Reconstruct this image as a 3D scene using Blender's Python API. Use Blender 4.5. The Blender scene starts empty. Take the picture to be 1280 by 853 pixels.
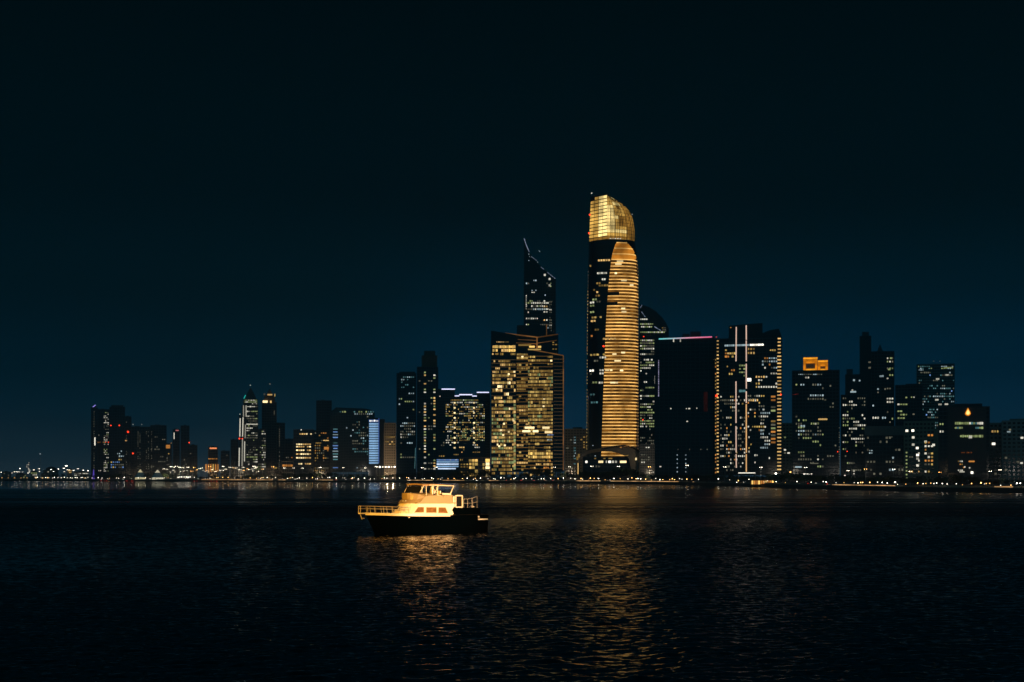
import bpy, math, random
import numpy as np
from mathutils import Vector

random.seed(7)
R = math.radians
SC = bpy.context.scene
COL = SC.collection

# ------------------------------------------------------------------ survey helpers
# measurements were taken off the photograph (1280 px wide, 50 mm lens) and turned into metres
FOC, HOR, EYE, MID = 1777.8, 595.0, 8.0, 640.0
HAZE = 1.0e-4                                # per metre
BACK_FILL = .5
WAVE = 0.25                                  # rms slope of the modelled waves
GZ = 2.3                                     # level of the city ground above the water


def lin(c):
    return tuple(((v / 255) / 12.92 if v / 255 <= 0.04045 else ((v / 255 + 0.055) / 1.055) ** 2.4) for v in c)


# ------------------------------------------------------------------ materials
def node_mat(name):
    m = bpy.data.materials.new(name)
    m.use_nodes = True
    nt = m.node_tree
    bs = nt.nodes['Principled BSDF']
    return m, nt, bs


def surf(name, rgb, rough=0.6, metal=0.0, var=0.25, scale=0.25, spec=0.5):
    """painted / mineral surface with some uneven wear"""
    m, nt, bs = node_mat(name)
    tc = nt.nodes.new('ShaderNodeTexCoord')
    nz = nt.nodes.new('ShaderNodeTexNoise')
    nz.inputs['Scale'].default_value = scale
    nz.inputs['Detail'].default_value = 5
    nt.links.new(tc.outputs['Object'], nz.inputs['Vector'])
    mx = nt.nodes.new('ShaderNodeMix')
    mx.data_type = 'RGBA'
    mx.inputs[6].default_value = (*[v * (1 - var) for v in rgb], 1)
    mx.inputs[7].default_value = (*[min(1, v * (1 + var)) for v in rgb], 1)
    nt.links.new(nz.outputs['Fac'], mx.inputs[0])
    nt.links.new(mx.outputs[2], bs.inputs['Base Color'])
    bs.inputs['Roughness'].default_value = rough
    bs.inputs['Metallic'].default_value = metal
    bs.inputs['Specular IOR Level'].default_value = spec
    return m


def lit(name, rgb, s=1.0, vary=(0.45, 1.35), sample=False, noise=None):
    """something that gives off light; every window / lamp gets its own level"""
    m = bpy.data.materials.new(name)
    m.use_nodes = True
    nt = m.node_tree
    nt.nodes.clear()
    out = nt.nodes.new('ShaderNodeOutputMaterial')
    em = nt.nodes.new('ShaderNodeEmission')
    em.inputs['Color'].default_value = (*lin(rgb), 1)
    nt.links.new(em.outputs[0], out.inputs[0])
    oi = nt.nodes.new('ShaderNodeObjectInfo')
    ge = nt.nodes.new('ShaderNodeNewGeometry')
    ad = nt.nodes.new('ShaderNodeMath'); ad.operation = 'ADD'
    nt.links.new(oi.outputs['Random'], ad.inputs[0]); nt.links.new(ge.outputs['Random Per Island'], ad.inputs[1])
    fr = nt.nodes.new('ShaderNodeMath'); fr.operation = 'FRACT'
    nt.links.new(ad.outputs[0], fr.inputs[0])
    mr = nt.nodes.new('ShaderNodeMapRange')
    mr.inputs['To Min'].default_value = vary[0] * s
    mr.inputs['To Max'].default_value = vary[1] * s
    nt.links.new(fr.outputs[0], mr.inputs['Value'])
    last = mr.outputs[0]
    if noise:                                # rooms behind one long window front
        tc = nt.nodes.new('ShaderNodeTexCoord')
        nz = nt.nodes.new('ShaderNodeTexNoise')
        nz.inputs['Scale'].default_value = noise
        nz.inputs['Detail'].default_value = 2
        nt.links.new(tc.outputs['Object'], nz.inputs['Vector'])
        r2 = nt.nodes.new('ShaderNodeMapRange')
        r2.inputs['From Min'].default_value = 0.36; r2.inputs['From Max'].default_value = 0.64
        r2.inputs['To Min'].default_value = 0.45; r2.inputs['To Max'].default_value = 1.5
        nt.links.new(nz.outputs['Fac'], r2.inputs['Value'])
        mu = nt.nodes.new('ShaderNodeMath'); mu.operation = 'MULTIPLY'
        nt.links.new(last, mu.inputs[0]); nt.links.new(r2.outputs[0], mu.inputs[1])
        last = mu.outputs[0]
    nt.links.new(last, em.inputs['Strength'])
    if not sample:
        m.cycles.emission_sampling = 'NONE'
    return m


GLASS = surf('dark_curtain_glass', (0.016, 0.021, 0.025), 0.12, var=0.3, scale=0.05)
GLASS_T = surf('teal_curtain_glass', (0.014, 0.030, 0.032), 0.15, var=0.3, scale=0.05)
METAL_D = surf('dark_cladding', (0.05, 0.055, 0.06), 0.45)
CONC = surf('grey_concrete', (0.22, 0.21, 0.20), 0.8)
BEIGE = surf('beige_render', (0.36, 0.29, 0.21), 0.85)
PALE = surf('pale_render', (0.34, 0.33, 0.31), 0.85)
BROWN = surf('brown_stone', (0.16, 0.11, 0.08), 0.8)
STEEL = surf('galvanised_steel', (0.45, 0.45, 0.44), 0.4, 0.8)
WALLM = surf('seawall_stone', (0.10, 0.095, 0.085), 0.9, scale=0.6, var=0.5)
PROM = surf('promenade_paving', (0.32, 0.28, 0.22), 0.85, scale=0.3)
SAND = surf('city_ground', (0.10, 0.09, 0.075), 0.95, scale=0.02, var=0.4)
ASPH = surf('asphalt', (0.05, 0.05, 0.052), 0.85, scale=0.2)
PAINTW = surf('road_paint', (0.75, 0.75, 0.72), 0.7)
LEAF = surf('leaf_green', (0.045, 0.075, 0.03), 0.6, var=0.6, scale=0.4)
LEAF2 = surf('leaf_dark', (0.028, 0.05, 0.024), 0.6, var=0.6, scale=0.4)
BARK = surf('bark', (0.10, 0.075, 0.055), 0.9, scale=2)
TENT = surf('tent_fabric', (0.78, 0.76, 0.7), 0.7)

W = {
    'warm': lit('window_warm', (255, 205, 125), 0.85),
    'warmb': lit('window_warm_bright', (255, 226, 165), 1.7),
    'gold': lit('window_gold', (226, 188, 104), 0.75),
    'goldd': lit('window_gold_dim', (170, 134, 68), 0.66),
    'goldb': lit('window_gold_bright', (255, 205, 110), 1.25),
    'white': lit('window_white', (240, 235, 215), 0.8),
    'whiteb': lit('window_white_bright', (255, 248, 228), 1.9),
    'dim': lit('window_dim', (120, 118, 100), 0.6),
    'cool': lit('window_cool', (190, 215, 222), 0.65),
    'teal': lit('window_teal', (105, 160, 165), 0.5),
    'green': lit('window_green', (175, 190, 125), 0.6),
    'orange': lit('window_orange', (230, 150, 70), 0.72),
    'blue': lit('window_blue', (120, 165, 235), 0.8),
    'red': lit('lamp_red', (255, 60, 30), 2.6),
}
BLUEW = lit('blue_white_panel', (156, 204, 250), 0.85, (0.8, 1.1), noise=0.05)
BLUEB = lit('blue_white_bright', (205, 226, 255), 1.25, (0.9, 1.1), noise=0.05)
STRIPW = lit('strip_white', (222, 222, 255), 1.5, (0.9, 1.1))
STRIPV = lit('strip_pink_white', (255, 214, 190), 0.9, (0.85, 1.1))
LAMPW = lit('lamp_white', (255, 244, 220), 8.5, (0.12, 1.5), sample=True)
LAMPY = lit('lamp_sodium', (255, 190, 105), 7.5, (0.12, 1.5), sample=True)
RED_GLINT = lit('red_glint', (255, 52, 24), .9, (.35, 1.2))
LAMPS = lit('street_lamp_white', (255, 240, 210), 20, (.3, 1.3), sample=True)
LAMPT = lit('street_lamp_sodium', (255, 180, 90), 20, (.3, 1.3), sample=True)
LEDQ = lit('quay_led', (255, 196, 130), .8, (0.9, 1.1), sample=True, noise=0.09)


# ------------------------------------------------------------------ mesh collection
class MB:
    def __init__(s):
        s.v, s.f, s.m, s.mi = [], [], [], []

    def _mat(s, m):
        if m not in s.m:
            s.m.append(m)
        return s.m.index(m)

    def add(s, vs, fs, m):
        o = len(s.v)
        s.v += [tuple(v) for v in vs]
        k = s._mat(m)
        for f in fs:
            s.f.append(tuple(i + o for i in f)); s.mi.append(k)

    def box(s, x0, x1, y0, y1, z0, z1, m):
        s.add([(x0, y0, z0), (x1, y0, z0), (x1, y1, z0), (x0, y1, z0), (x0, y0, z1), (x1, y0, z1), (x1, y1, z1), (x0, y1, z1)],
              [(3, 2, 1, 0), (4, 5, 6, 7), (0, 1, 5, 4), (1, 2, 6, 5), (2, 3, 7, 6), (3, 0, 4, 7)], m)

    def prism(s, pts, y0, y1, m):
        """outline in (x, z) given counter-clockwise seen from -y, pushed from y0 back to y1"""
        n = len(pts)
        vs = [(p[0], y0, p[1]) for p in pts] + [(p[0], y1, p[1]) for p in pts]
        fs = [tuple(range(n)), tuple(range(2 * n - 1, n - 1, -1))]
        fs += [(i, i + n, (i + 1) % n + n, (i + 1) % n) for i in range(n)]
        s.add(vs, fs, m)

    def bar(s, a, b, r, m, n=6, r2=None):
        a, b = Vector(a), Vector(b)
        d = (b - a)
        if d.length < 1e-6:
            return
        d.normalize()
        u = d.cross(Vector((0, 0, 1)) if abs(d.z) < 0.95 else Vector((1, 0, 0))).normalized()
        w = d.cross(u)
        r2 = r if r2 is None else r2
        vs = [a + (u * math.cos(2 * math.pi * i / n) + w * math.sin(2 * math.pi * i / n)) * r for i in range(n)]
        vs += [b + (u * math.cos(2 * math.pi * i / n) + w * math.sin(2 * math.pi * i / n)) * r2 for i in range(n)]
        fs = [(i, (i + 1) % n, (i + 1) % n + n, i + n) for i in range(n)] + [tuple(range(n - 1, -1, -1)), tuple(range(n, 2 * n))]
        s.add(vs, fs, m)

    def ball(s, c, r, m, n=8, rings=5, sz=1.0):
        vs = [(c[0], c[1], c[2] + r * sz)]
        for j in range(1, rings):
            t = math.pi * j / rings
            for i in range(n):
                p = 2 * math.pi * i / n
                vs.append((c[0] + r * math.sin(t) * math.cos(p), c[1] + r * math.sin(t) * math.sin(p), c[2] + r * math.cos(t) * sz))
        vs.append((c[0], c[1], c[2] - r * sz))
        fs = [(0, 1 + i, 1 + (i + 1) % n) for i in range(n)]
        for j in range(rings - 2):
            a, b = 1 + j * n, 1 + (j + 1) * n
            fs += [(a + i, b + i, b + (i + 1) % n, a + (i + 1) % n) for i in range(n)]
        a = 1 + (rings - 2) * n
        fs += [(a + i, len(vs) - 1, a + (i + 1) % n) for i in range(n)]
        s.add(vs, fs, m)

    def loft(s, secs, m, cap=True):
        n = len(secs[0])
        vs = [p for q in secs for p in q]
        fs = []
        for k in range(len(secs) - 1):
            for i in range(n):
                fs.append((k * n + i, k * n + (i + 1) % n, (k + 1) * n + (i + 1) % n, (k + 1) * n + i))
        if cap:
            fs.append(tuple(range(n - 1, -1, -1)))
            fs.append(tuple((len(secs) - 1) * n + i for i in range(n)))
        s.add(vs, fs, m)

    def data(s, name):
        me = bpy.data.meshes.new(name)
        me.from_pydata(s.v, [], s.f)
        for m in s.m:
            me.materials.append(m)
        if len(s.m) > 1:
            me.polygons.foreach_set('material_index', s.mi)
        me.update()
        return me

    def build(s, name, parent=None, kind=None, smooth=False):
        o = bpy.data.objects.new(name, s.data(name))
        COL.objects.link(o)
        o.parent = parent
        if kind:
            o['kind'] = kind
        if smooth:
            for p in o.data.polygons:
                p.use_smooth = True
        return o


def tag(o, label, cat, group=None):
    o['label'] = label
    o['category'] = cat
    if group:
        o['group'] = group
    return o


def thing(name, label, cat, loc=(0, 0, 0), rz=0.0, group=None):
    o = bpy.data.objects.new(name, None)
    COL.objects.link(o)
    o.empty_display_size = 1
    o.location = loc
    o.rotation_euler = (0, 0, rz)
    return tag(o, label, cat, group)


KIDS = {}


def dup(root, loc, rz=0.0, sc=1.0, label=None, group=None):
    """copy of a thing with copies of its parts and sub-parts (mesh data shared)"""
    r = root.copy(); COL.objects.link(r)
    r.location = loc; r.rotation_euler = (0, 0, rz); r.scale = (sc, sc, sc) if not isinstance(sc, tuple) else sc
    if label: r['label'] = label
    if group: r['group'] = group
    if root.name not in KIDS:
        KIDS[root.name] = [(c, list(c.children)) for c in root.children]
    for ch, gs in KIDS[root.name]:
        c = ch.copy(); COL.objects.link(c); c.parent = r
        for g in gs:
            d = g.copy(); COL.objects.link(d); d.parent = c
    return r


# ------------------------------------------------------------------ buildings
class Building:
    """a thing standing on the city ground, its front wall turned to the harbour"""

    def __init__(s, name, label, cat, p0, p1, D, yaw=0.0, group=None):
        s.D = D
        xc = ((p0 + p1) / 2 - MID) / FOC * D
        s.c = (xc, D)
        s.t = math.atan2(xc, D) + R(yaw)
        s.root = thing(name, label, cat, (xc, D, GZ), -s.t, group)
        s.w = []
        s.ppm = D / FOC                      # metres per pixel of the survey

    def a(s, px):
        k = (px - MID) / FOC
        return (k * s.c[1] - s.c[0]) / (math.cos(s.t) + k * math.sin(s.t))

    def az(s, px, py):
        a = s.a(px)
        return a, EYE + (HOR - py) / FOC * (s.c[1] - a * math.sin(s.t)) - GZ

    def block(s, p0, p1, py, depth=28, b0=0.0, m=GLASS, part='wall', py1=None, z1=None):
        mb = MB()
        (a0, z), (a1, _) = s.az(p0, py), s.az(p1, py)
        z0 = 0 if py1 is None else s.az((p0 + p1) / 2, py1)[1]
        mb.box(a0, a1, b0, b0 + depth, z0, z if z1 is None else z1, m)
        return mb.build(part, s.root)

    def shape(s, pts, depth=28, b0=0.0, m=GLASS, part='wall'):
        q = [s.az(*p) for p in pts]
        q = [(a, 0.0 if z < 6 and p[1] > 585 else z) for (a, z), p in zip(q, pts)]
        ar = sum(q[i][0] * q[(i + 1) % len(q)][1] - q[(i + 1) % len(q)][0] * q[i][1] for i in range(len(q)))
        if ar < 0:
            q.reverse()
        mb = MB(); mb.prism(q, b0, b0 + depth, m)
        return mb.build(part, s.root)

    def frame(s, p0, p1, py, fpx, bpx, m, band=0.25, pier=0.2, depth=28, b0=0.0, out=0.35, py1=None, sides=True, part='facade_frame'):
        """floor edges and piers standing proud of the glass; openings between them"""
        mb = MB()
        (a0, zt), (a1, _) = s.az(p0, py), s.az(p1, py)
        z0 = 0 if py1 is None else s.az((p0 + p1) / 2, py1)[1]
        fh, bw = fpx * s.ppm, bpx * s.ppm
        nf = max(1, round((zt - z0) / fh)); nb = max(1, round((a1 - a0) / bw))
        fh = (zt - z0) / nf; bw = (a1 - a0) / nb
        o = out
        if band > 0:
            for k in range(nf + 1):
                z = z0 + k * fh
                if sides:
                    mb.box(a0 - o, a1 + o, b0 - o, b0 + depth + o, z - band * fh / 2, z + band * fh / 2, m)
                else:
                    mb.box(a0, a1, b0 - o, b0 + 0.05, z - band * fh / 2, z + band * fh / 2, m)
        if pier > 0:
            for k in range(nb + 1):
                x = a0 + k * bw
                mb.box(x - pier * bw / 2, x + pier * bw / 2, b0 - o * 1.12, b0 + 0.04, z0, zt, m)
            if sides:
                nd = max(1, round(depth / bw))
                for k in range(nd + 1):
                    y = b0 + depth * k / nd
                    for x, q in ((a0, -1), (a1, 1)):
                        mb.box(min(x, x + q * o * 1.1), max(x, x + q * o * 1.1), y - pier * bw / 2, y + pier * bw / 2, z0, zt, m)
        return mb.build(part, s.root)

    def win(s, px, py, w, h, m, b0=0.0, part='lit_window'):
        """one lit window, centre and size in survey pixels"""
        a, z = s.az(px, py)
        s.w.append((a, z, w * s.ppm, h * s.ppm, m, b0, part))

    def zone(s, p0, p1, y0, y1, cx, cy, p, pal, wf=0.62, hf=0.5, cl=0.45, rows=0.6, b0=0.0, jit=0.0):
        """rooms left lit: grid cx by cy pixels, chance p, neighbours alike with chance cl"""
        nx = max(1, round((p1 - p0) / cx)); ny = max(1, round((y1 - y0) / cy))
        cx = (p1 - p0) / nx; cy = (y1 - y0) / ny
        pal = [x if isinstance(x, tuple) else (x, 1) for x in pal]
        names = [x[0] for x in pal]; wt = [x[1] for x in pal]
        for j in range(ny):
            pr = p * random.uniform(1 - rows, 1 + rows)
            on, mat = random.random() < pr, random.choices(names, wt)[0]
            for i in range(nx):
                if random.random() > cl:
                    on, mat = random.random() < pr, random.choices(names, wt)[0]
                if on:
                    f = random.uniform(0.75, 1.1)
                    s.win(p0 + (i + 0.5 + random.uniform(-jit, jit)) * cx, y0 + (j + 0.5) * cy, cx * wf * f, cy * hf * random.uniform(0.8, 1.1), W[mat], b0)

    def col(s, px, y0, y1, pitch, w, h, m, b0=0.0, part='edge_light', p=1.0):
        n = round((y1 - y0) / pitch)
        for k in range(n + 1):
            if random.random() < p:
                s.win(px, y0 + (y1 - y0) * k / max(1, n), w, h, W[m] if isinstance(m, str) else m, b0, part)

    def strip(s, pa, pb, wpx, m, b0=0.0, part='light_strip', thick=0.35):
        (a0, z0), (a1, z1) = s.az(*pa), s.az(*pb)
        d = Vector((a1 - a0, z1 - z0)).normalized()
        n = Vector((-d.y, d.x)) * wpx * s.ppm / 2
        mb = MB()
        mb.prism([(a0 - n.x, z0 - n.y), (a1 - n.x, z1 - n.y), (a1 + n.x, z1 + n.y), (a0 + n.x, z0 + n.y)], b0 - 0.45 - thick, b0 - 0.45, m)
        return mb.build(part, s.root)

    def mast(s, px, py0, py1, r=0.25, b=6, lamp=None):
        a, z0 = s.az(px, py0); _, z1 = s.az(px, py1)
        mb = MB(); mb.bar((a, b, z0 - 1), (a, b, z1), r, STEEL, r2=r * 0.5)
        o = mb.build('mast', s.root)
        if lamp:
            mb = MB(); mb.ball((a, b, z1 + 0.4), 0.55 * s.ppm, lamp); l = mb.build('warning_lamp', o)
        return o

    def lamp(s, px, py, rpx, m, b=-0.6, part='warning_lamp'):
        a, z = s.az(px, py)
        mb = MB(); mb.ball((a, b, z), rpx * s.ppm, m)
        return mb.build(part, s.root)

    def done(s):
        by = {}
        for w in s.w:
            by.setdefault(w[6], []).append(w)
        for part, ws in by.items():
            ws.sort(key=lambda q: -q[2] * q[3])
            for k, (a, z, w, h, m, b0, _) in enumerate(ws[:100]):
                mb = MB(); mb.box(-w / 2, w / 2, -0.12, 0.1, -h / 2, h / 2, m)
                o = mb.build(part, s.root)
                o.location = (a, b0 - 0.46, z)
            if len(ws) > 100:
                mb = MB()
                for (a, z, w, h, m, b0, _) in ws[100:]:
                    mb.box(a - w / 2, a + w / 2, b0 - 0.58, b0 - 0.36, z - h / 2, z + h / 2, m)
                mb.build(part, s.root, 'stuff')
        return s


def simple(name, label, cat, p0, p1, py, D, depth=26, yaw=0, glass=GLASS, frame=METAL_D, fpx=3.4, bpx=3.0, band=0.25, pier=0.18, group=None):
    b = Building(name, label, cat, p0, p1, D, yaw, group)
    b.block(p0, p1, py, depth, m=glass)
    if frame:
        b.frame(p0, p1, py, fpx, bpx, frame, band, pier, depth)
    w_ = p1 - p0
    if w_ > 7:
        q0 = p0 + w_ * random.uniform(.12, .4); q1 = q0 + w_ * random.uniform(.22, .4)
        b.block(q0, q1, py - random.uniform(.8, 1.6), depth * .4, depth * .3, METAL_D, 'roof_house', py1=py + .2)
        if random.random() < .5:
            b.mast(random.uniform(p0 + 1, p1 - 1), py, py - random.uniform(2, 4.5), .18, depth * .4)
    return b


# ---- far left cluster
D = 2700
b = simple('tower', 'slim dark tower with a violet roof lamp, leftmost of the far left cluster', 'tower', 114, 122, 510, D)
b.block(116, 120, 507.5, 10, 4, METAL_D, 'roof_house')
b.col(117.5, 515, 588, 3.1, 0.8, 1.0, 'dim', p=0.7, part='lit_window')
b.win(118.6, 552, 1.3, 10, W['whiteb'], part='lit_sign')
b.strip((116, 509), (119.5, 506.5), 1.2, lit('violet_lamp', (150, 150, 255), 1.0), part='roof_light')
b.zone(120, 122, 560, 588, 1.5, 3, 0.2, ['dim'])
b.done()
b = simple('tower', 'dark tower with a bright stair column of pale windows, far left cluster', 'tower', 122.5, 136.5, 512, D + 40)
b.zone(129.5, 136, 515, 590, 1.5, 2.1, 0.5, [('white', 3), ('dim', 3), ('green', 1)], cl=0.2)
b.zone(122.5, 129, 522, 590, 2, 3, 0.1, ['dim', 'white'])
for x in (121.5, 124, 128, 131): b.lamp(x + 1, 553, 0.6, W['orange'] if x < 130 else W['red'])
b.lamp(135.5, 553, 0.8, W['red'])
b.done()
b = simple('tower', 'broad navy tower with two red lamps high on its front, far left cluster', 'tower', 137, 156, 509, D + 10, frame=METAL_D)
b.block(139, 154, 506.5, 12, 5, METAL_D, 'roof_house')
for x in (138.6, 149.2): b.lamp(x, 532, 0.85, W['red'])
b.zone(138, 155, 570, 589, 2.4, 3, 0.25, [('blue', 2), ('dim', 2), ('gold', 2)])
b.zone(146, 155, 550, 572, 2.4, 3, 0.08, ['cool'])
b.done()
b = simple('tower', 'narrow tower with a large red lamp beside the broad navy tower', 'tower', 156.5, 164, 521, D + 60)
b.lamp(160, 540, 1.3, W['red']); b.win(157, 551, 3.5, 1.3, W['warm'])
b.col(158, 528, 588, 3.4, 0.8, 1.0, 'dim', p=0.5, part='lit_window')
b.done()
b = simple('tower', 'brownish slab tower with two pale roof lamps and speckled windows, far left', 'tower', 164.5, 187.5, 534, D + 200, frame=BROWN)
for x in (166.3, 177): b.mast(x, 534, 531, 0.3, 3, W['white'])
b.lamp(166.2, 567, 1.0, W['red'])
for x in (172.5, 175, 183, 185.5): b.col(x, 540, 586, 2.6, 0.8, 1.0, 'dim', p=0.6, part='lit_window')
b.done()
b = simple('tower', 'unlit grey brown tower block with a flat top, far left cluster', 'tower', 188, 208, 532, D + 240, frame=BROWN)
b.zone(188, 207, 545, 588, 2.5, 3, 0.10, ['dim']); b.col(189.5, 540, 588, 3, 0.8, 1, 'dim', p=0.6, part='lit_window'); b.done()
b = simple('tower', 'short tower topped by an orange lit sign between two darker towers', 'tower', 207.6, 214.5, 555, D + 80, frame=BROWN)
b.win(210, 558.5, 5, 4.4, W['orange'], part='lit_sign'); b.lamp(214, 554, 0.6, W['orange'])
b.zone(208, 214, 566, 588, 2, 2.6, 0.3, ['dim', 'gold']); b.done()
b = simple('tower', 'slim tower with a white vertical light and a rosy roof edge, far left cluster', 'tower', 216, 224.5, 537, D + 150, frame=BROWN)
b.strip((217.6, 541), (217.6, 549), 1.0, W['white']); b.win(221.5, 538.3, 4, 1.3, lit('rosy_sign', (190, 110, 110), 0.7), part='lit_sign'); b.done()
b = simple('tower', 'dark blue tower with one red lamp on its right shoulder, far left cluster', 'tower', 226, 236.5, 532.5, D + 100)
b.lamp(236.6, 553.5, 0.8, W['red']); b.zone(227, 236, 556, 588, 2.5, 3, 0.08, ['dim']); b.done()
b = simple('apartment_block', 'low dim block right of the tower with one red shoulder lamp', 'building', 237, 246.5, 557, D + 200, frame=BROWN)
b.zone(237, 246, 560, 586, 2.4, 3, 0.22, ['dim']); b.done()
b = simple('hotel', 'short dark hotel with orange lit roof edge and glowing orange ground floor', 'building', 260.5, 272, 559, 2350, frame=BROWN)
b.win(266.5, 560.6, 8.5, 1.8, lit('salmon_sign', (255, 150, 95), 0.9), part='lit_sign')
b.zone(260, 272, 572.5, 575, 2.6, 2.5, 0.8, ['orange'])
for k in range(6): b.win(257.5 + k * 3.0, 585, 1.6, 9, W['orange'] if k != 3 else W['gold'], -1.0)
b.done()
b = simple('apartment_block', 'dim low block beside the hotel with the orange ground floor', 'building', 276, 287, 564, 2500, frame=CONC)
b.zone(276, 287, 568, 588, 2.4, 3, 0.12, ['dim']); b.done()
b = simple('tower', 'unlit slab tower close left of the twin spired towers', 'tower', 288.5, 298, 550, 2450, frame=METAL_D); b.done()

# ---- twin spired towers
D = 2250
b = Building('spired_tower', 'left spired tower with white vertical light bars and a lit crown', 'tower', 299, 323, D)
b.block(306, 322.5, 505, 26); b.block(302, 306, 507, 22, 2); b.block(298.6, 302, 519, 18, 4)
b.frame(306, 322.5, 505, 3.0, 2.4, METAL_D, 0.3, 0.2)
b.block(304, 322, 499, 24, 1, METAL_D, 'crown')
(a, z), (a2, _), (_, zt) = b.az(305.5, 499), b.az(321, 499), b.az(313, 484.5)
mb = MB(); m_ = (a + a2) / 2
mb.loft([[(a, 2, z), (a2, 2, z), (a2, 22, z), (a, 22, z)], [(m_ - 5, 7, z + (zt - z) * .55), (m_ + 5, 7, z + (zt - z) * .55), (m_ + 5, 17, z + (zt - z) * .55), (m_ - 5, 17, z + (zt - z) * .55)], [(m_ - .4, 11.6, zt), (m_ + .4, 11.6, zt), (m_ + .4, 12.4, zt), (m_ - .4, 12.4, zt)]], METAL_D)
sp = mb.build('spire', b.root)
b.mast(313, 485, 481.5, 0.4, 12, W['white'])
b.strip((304.8, 498.5), (307, 494), 1.0, lit('teal_edge', (40, 190, 175), 0.8), part='roof_light')
b.zone(305, 321.5, 499.5, 506, 1.6, 2.1, 0.75, ['white', 'green', 'dim'], cl=0.2, wf=.8)
for xa, ya, xb, yb in ((304.4, 507, 304.4, 521), (307.6, 507, 307.6, 521), (300.2, 523, 299.8, 546), (299.2, 560, 298.8, 583), (303.8, 522, 303.2, 546), (303.1, 548, 302.5, 583), (306.8, 531, 306.4, 548), (305.8, 552, 305.5, 577)):
    b.strip((xa, ya), (xb, yb), 1.25, W['white'])
b.lamp(299.8, 518, .6, W['white']); b.lamp(299.2, 548.5, 1.0, W['red']); b.lamp(303, 548.5, .7, W['red'])
b.zone(308, 322, 507, 588, 1.9, 3.0, 0.52, [('white', 2), ('green', 2), ('dim', 4)], cl=.5, rows=.7, wf=.7)
b.win(315, 530.5, 14, 1.0, W['white']); b.win(314, 508.5, 10, .9, W['white'])
b.done()
b = simple('apartment_tower', 'lower tower between the twin spires with paired rows of small windows', 'tower', 323, 332.5, 537, 2240, fpx=2.9, bpx=2.4)
b.zone(327, 332, 538, 588, 1.9, 2.9, 0.8, [('dim', 2), ('white', 2), ('green', 1)], cl=.3); b.zone(322.5, 326.5, 552, 588, 2, 2.9, .45, ['dim', 'green']); b.done()
b = Building('spired_tower', 'right spired tower, dark below a golden crown of lit arches', 'tower', 327, 346, 2300)
b.block(327.5, 345.5, 503, 24); b.frame(327.5, 345.5, 503, 3.2, 3, BROWN, .3, .2, depth=24)
b.block(330.5, 343.5, 494, 18, 3, BROWN, 'crown', py1=503)
mb = MB(); (a, z), (a2, _), (_, zt) = b.az(333, 494), b.az(341, 494), b.az(337, 486)
mb.loft([[(a, 5, z), (a2, 5, z), (a2, 16, z), (a, 16, z)], [(a + 2, 7, z + 5), (a2 - 2, 7, z + 5), (a2 - 2, 14, z + 5), (a + 2, 14, z + 5)], [((a + a2) / 2 - .5, 10, zt), ((a + a2) / 2 + .5, 10, zt), ((a + a2) / 2 + .5, 11, zt), ((a + a2) / 2 - .5, 11, zt)]], BROWN)
mb.build('spire', b.root)
b.mast(337.5, 487, 480, .35, 10, W['white'])
b.win(331.5, 502.3, 6, 2.8, W['warmb']); b.win(338.5, 502.5, 2, 3, W['warm']); b.win(337.3, 493.5, 6, 1.8, W['warm'], 3); b.win(330.4, 493, 2, 2.4, W['dim'], 3); b.win(343.6, 494, 1, 3.4, W['gold'], 3); b.win(342.8, 516, 1, 5, W['dim'])
b.zone(328, 340, 510, 560, 2.6, 3.2, .05, ['dim']); b.done()
b = simple('tower', 'dark tower with one column of pale dots right of the spires', 'tower', 346, 356, 529, 2380, frame=BROWN)
b.col(349.3, 537, 586, 2.6, 1.0, 1.2, 'dim', p=.85, part='lit_window'); b.mast(354.5, 529, 530.5, .3, 4, W['white']); b.done()
b = simple('apartment_block', 'dim reddish block right of the tower with one column of dots', 'building', 356.5, 366.5, 549, 2420, frame=BROWN)
b.zone(357, 366, 558, 580, 2.4, 3, .3, [('dim', 2), ('orange', 1)]); b.done()
b = simple('pavilion', 'low long building with an orange lit arcade below the reddish block', 'building', 352.5, 366.5, 577, 2050, 14, frame=BEIGE, fpx=5, bpx=3)
for k in range(4): b.win(354.5 + 3.3 * k, 582.2, 2.7, 2.6, W['orange'])
b.zone(342, 346, 577, 590, 2, 3, .9, ['gold']); b.done()
D = 2050
b = simple('office_block', 'black office block with bright full rows of pale yellow windows', 'building', 367, 392, 537.5, D, fpx=4.2, bpx=3)
b.lamp(376.5, 537.5, .8, W['white'])
for y, x0, p in ((542.7, 374, .9), (555.6, 370, 1), (558.6, 370, .9), (563, 370, .95), (567.8, 370, 1), (572.5, 370, .75), (580, 370, .95)):
    for k in range(int((391.5 - x0) / 2.7)):
        if random.random() < p: b.win(x0 + 1.3 + 2.7 * k, y, 2.1, 1.7, W['warm'] if random.random() < .6 else W['warmb'])
b.done()
b = simple('apartment_block', 'brown apartment block with amber balconies beside the bright row office', 'building', 392.5, 411.5, 538.5, D + 30, frame=BROWN, fpx=3.2, bpx=2.6)
b.zone(393, 411, 540, 590, 2.6, 3.2, .42, [('goldd', 4), ('dim', 4), ('orange', 1)], cl=.4)
b.win(408, 560.5, 6, 3.4, W['orange']); b.win(398, 554, 7, 1.6, W['goldd']); b.win(407.5, 550.8, 7, 1.2, W['warm']); b.done()
b = simple('tower', 'unlit black tower rising behind the amber balcony block', 'tower', 395.5, 414.5, 501, D + 160, frame=METAL_D); b.zone(400, 413, 510, 535, 3, 4, .06, ['dim']); b.done()
b = Building('office_tower', 'wide teal glass office with a rounded right shoulder and speckled lights', 'office', 413, 469, 1980)
b.shape([(413, 590), (468.5, 590), (468.5, 522), (467, 516), (464, 512.5), (458, 511), (420, 509.5), (413, 515)], 30, m=GLASS_T)
b.frame(413, 468, 516, 3.4, 3.2, METAL_D, .2, .15, 30)
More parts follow.
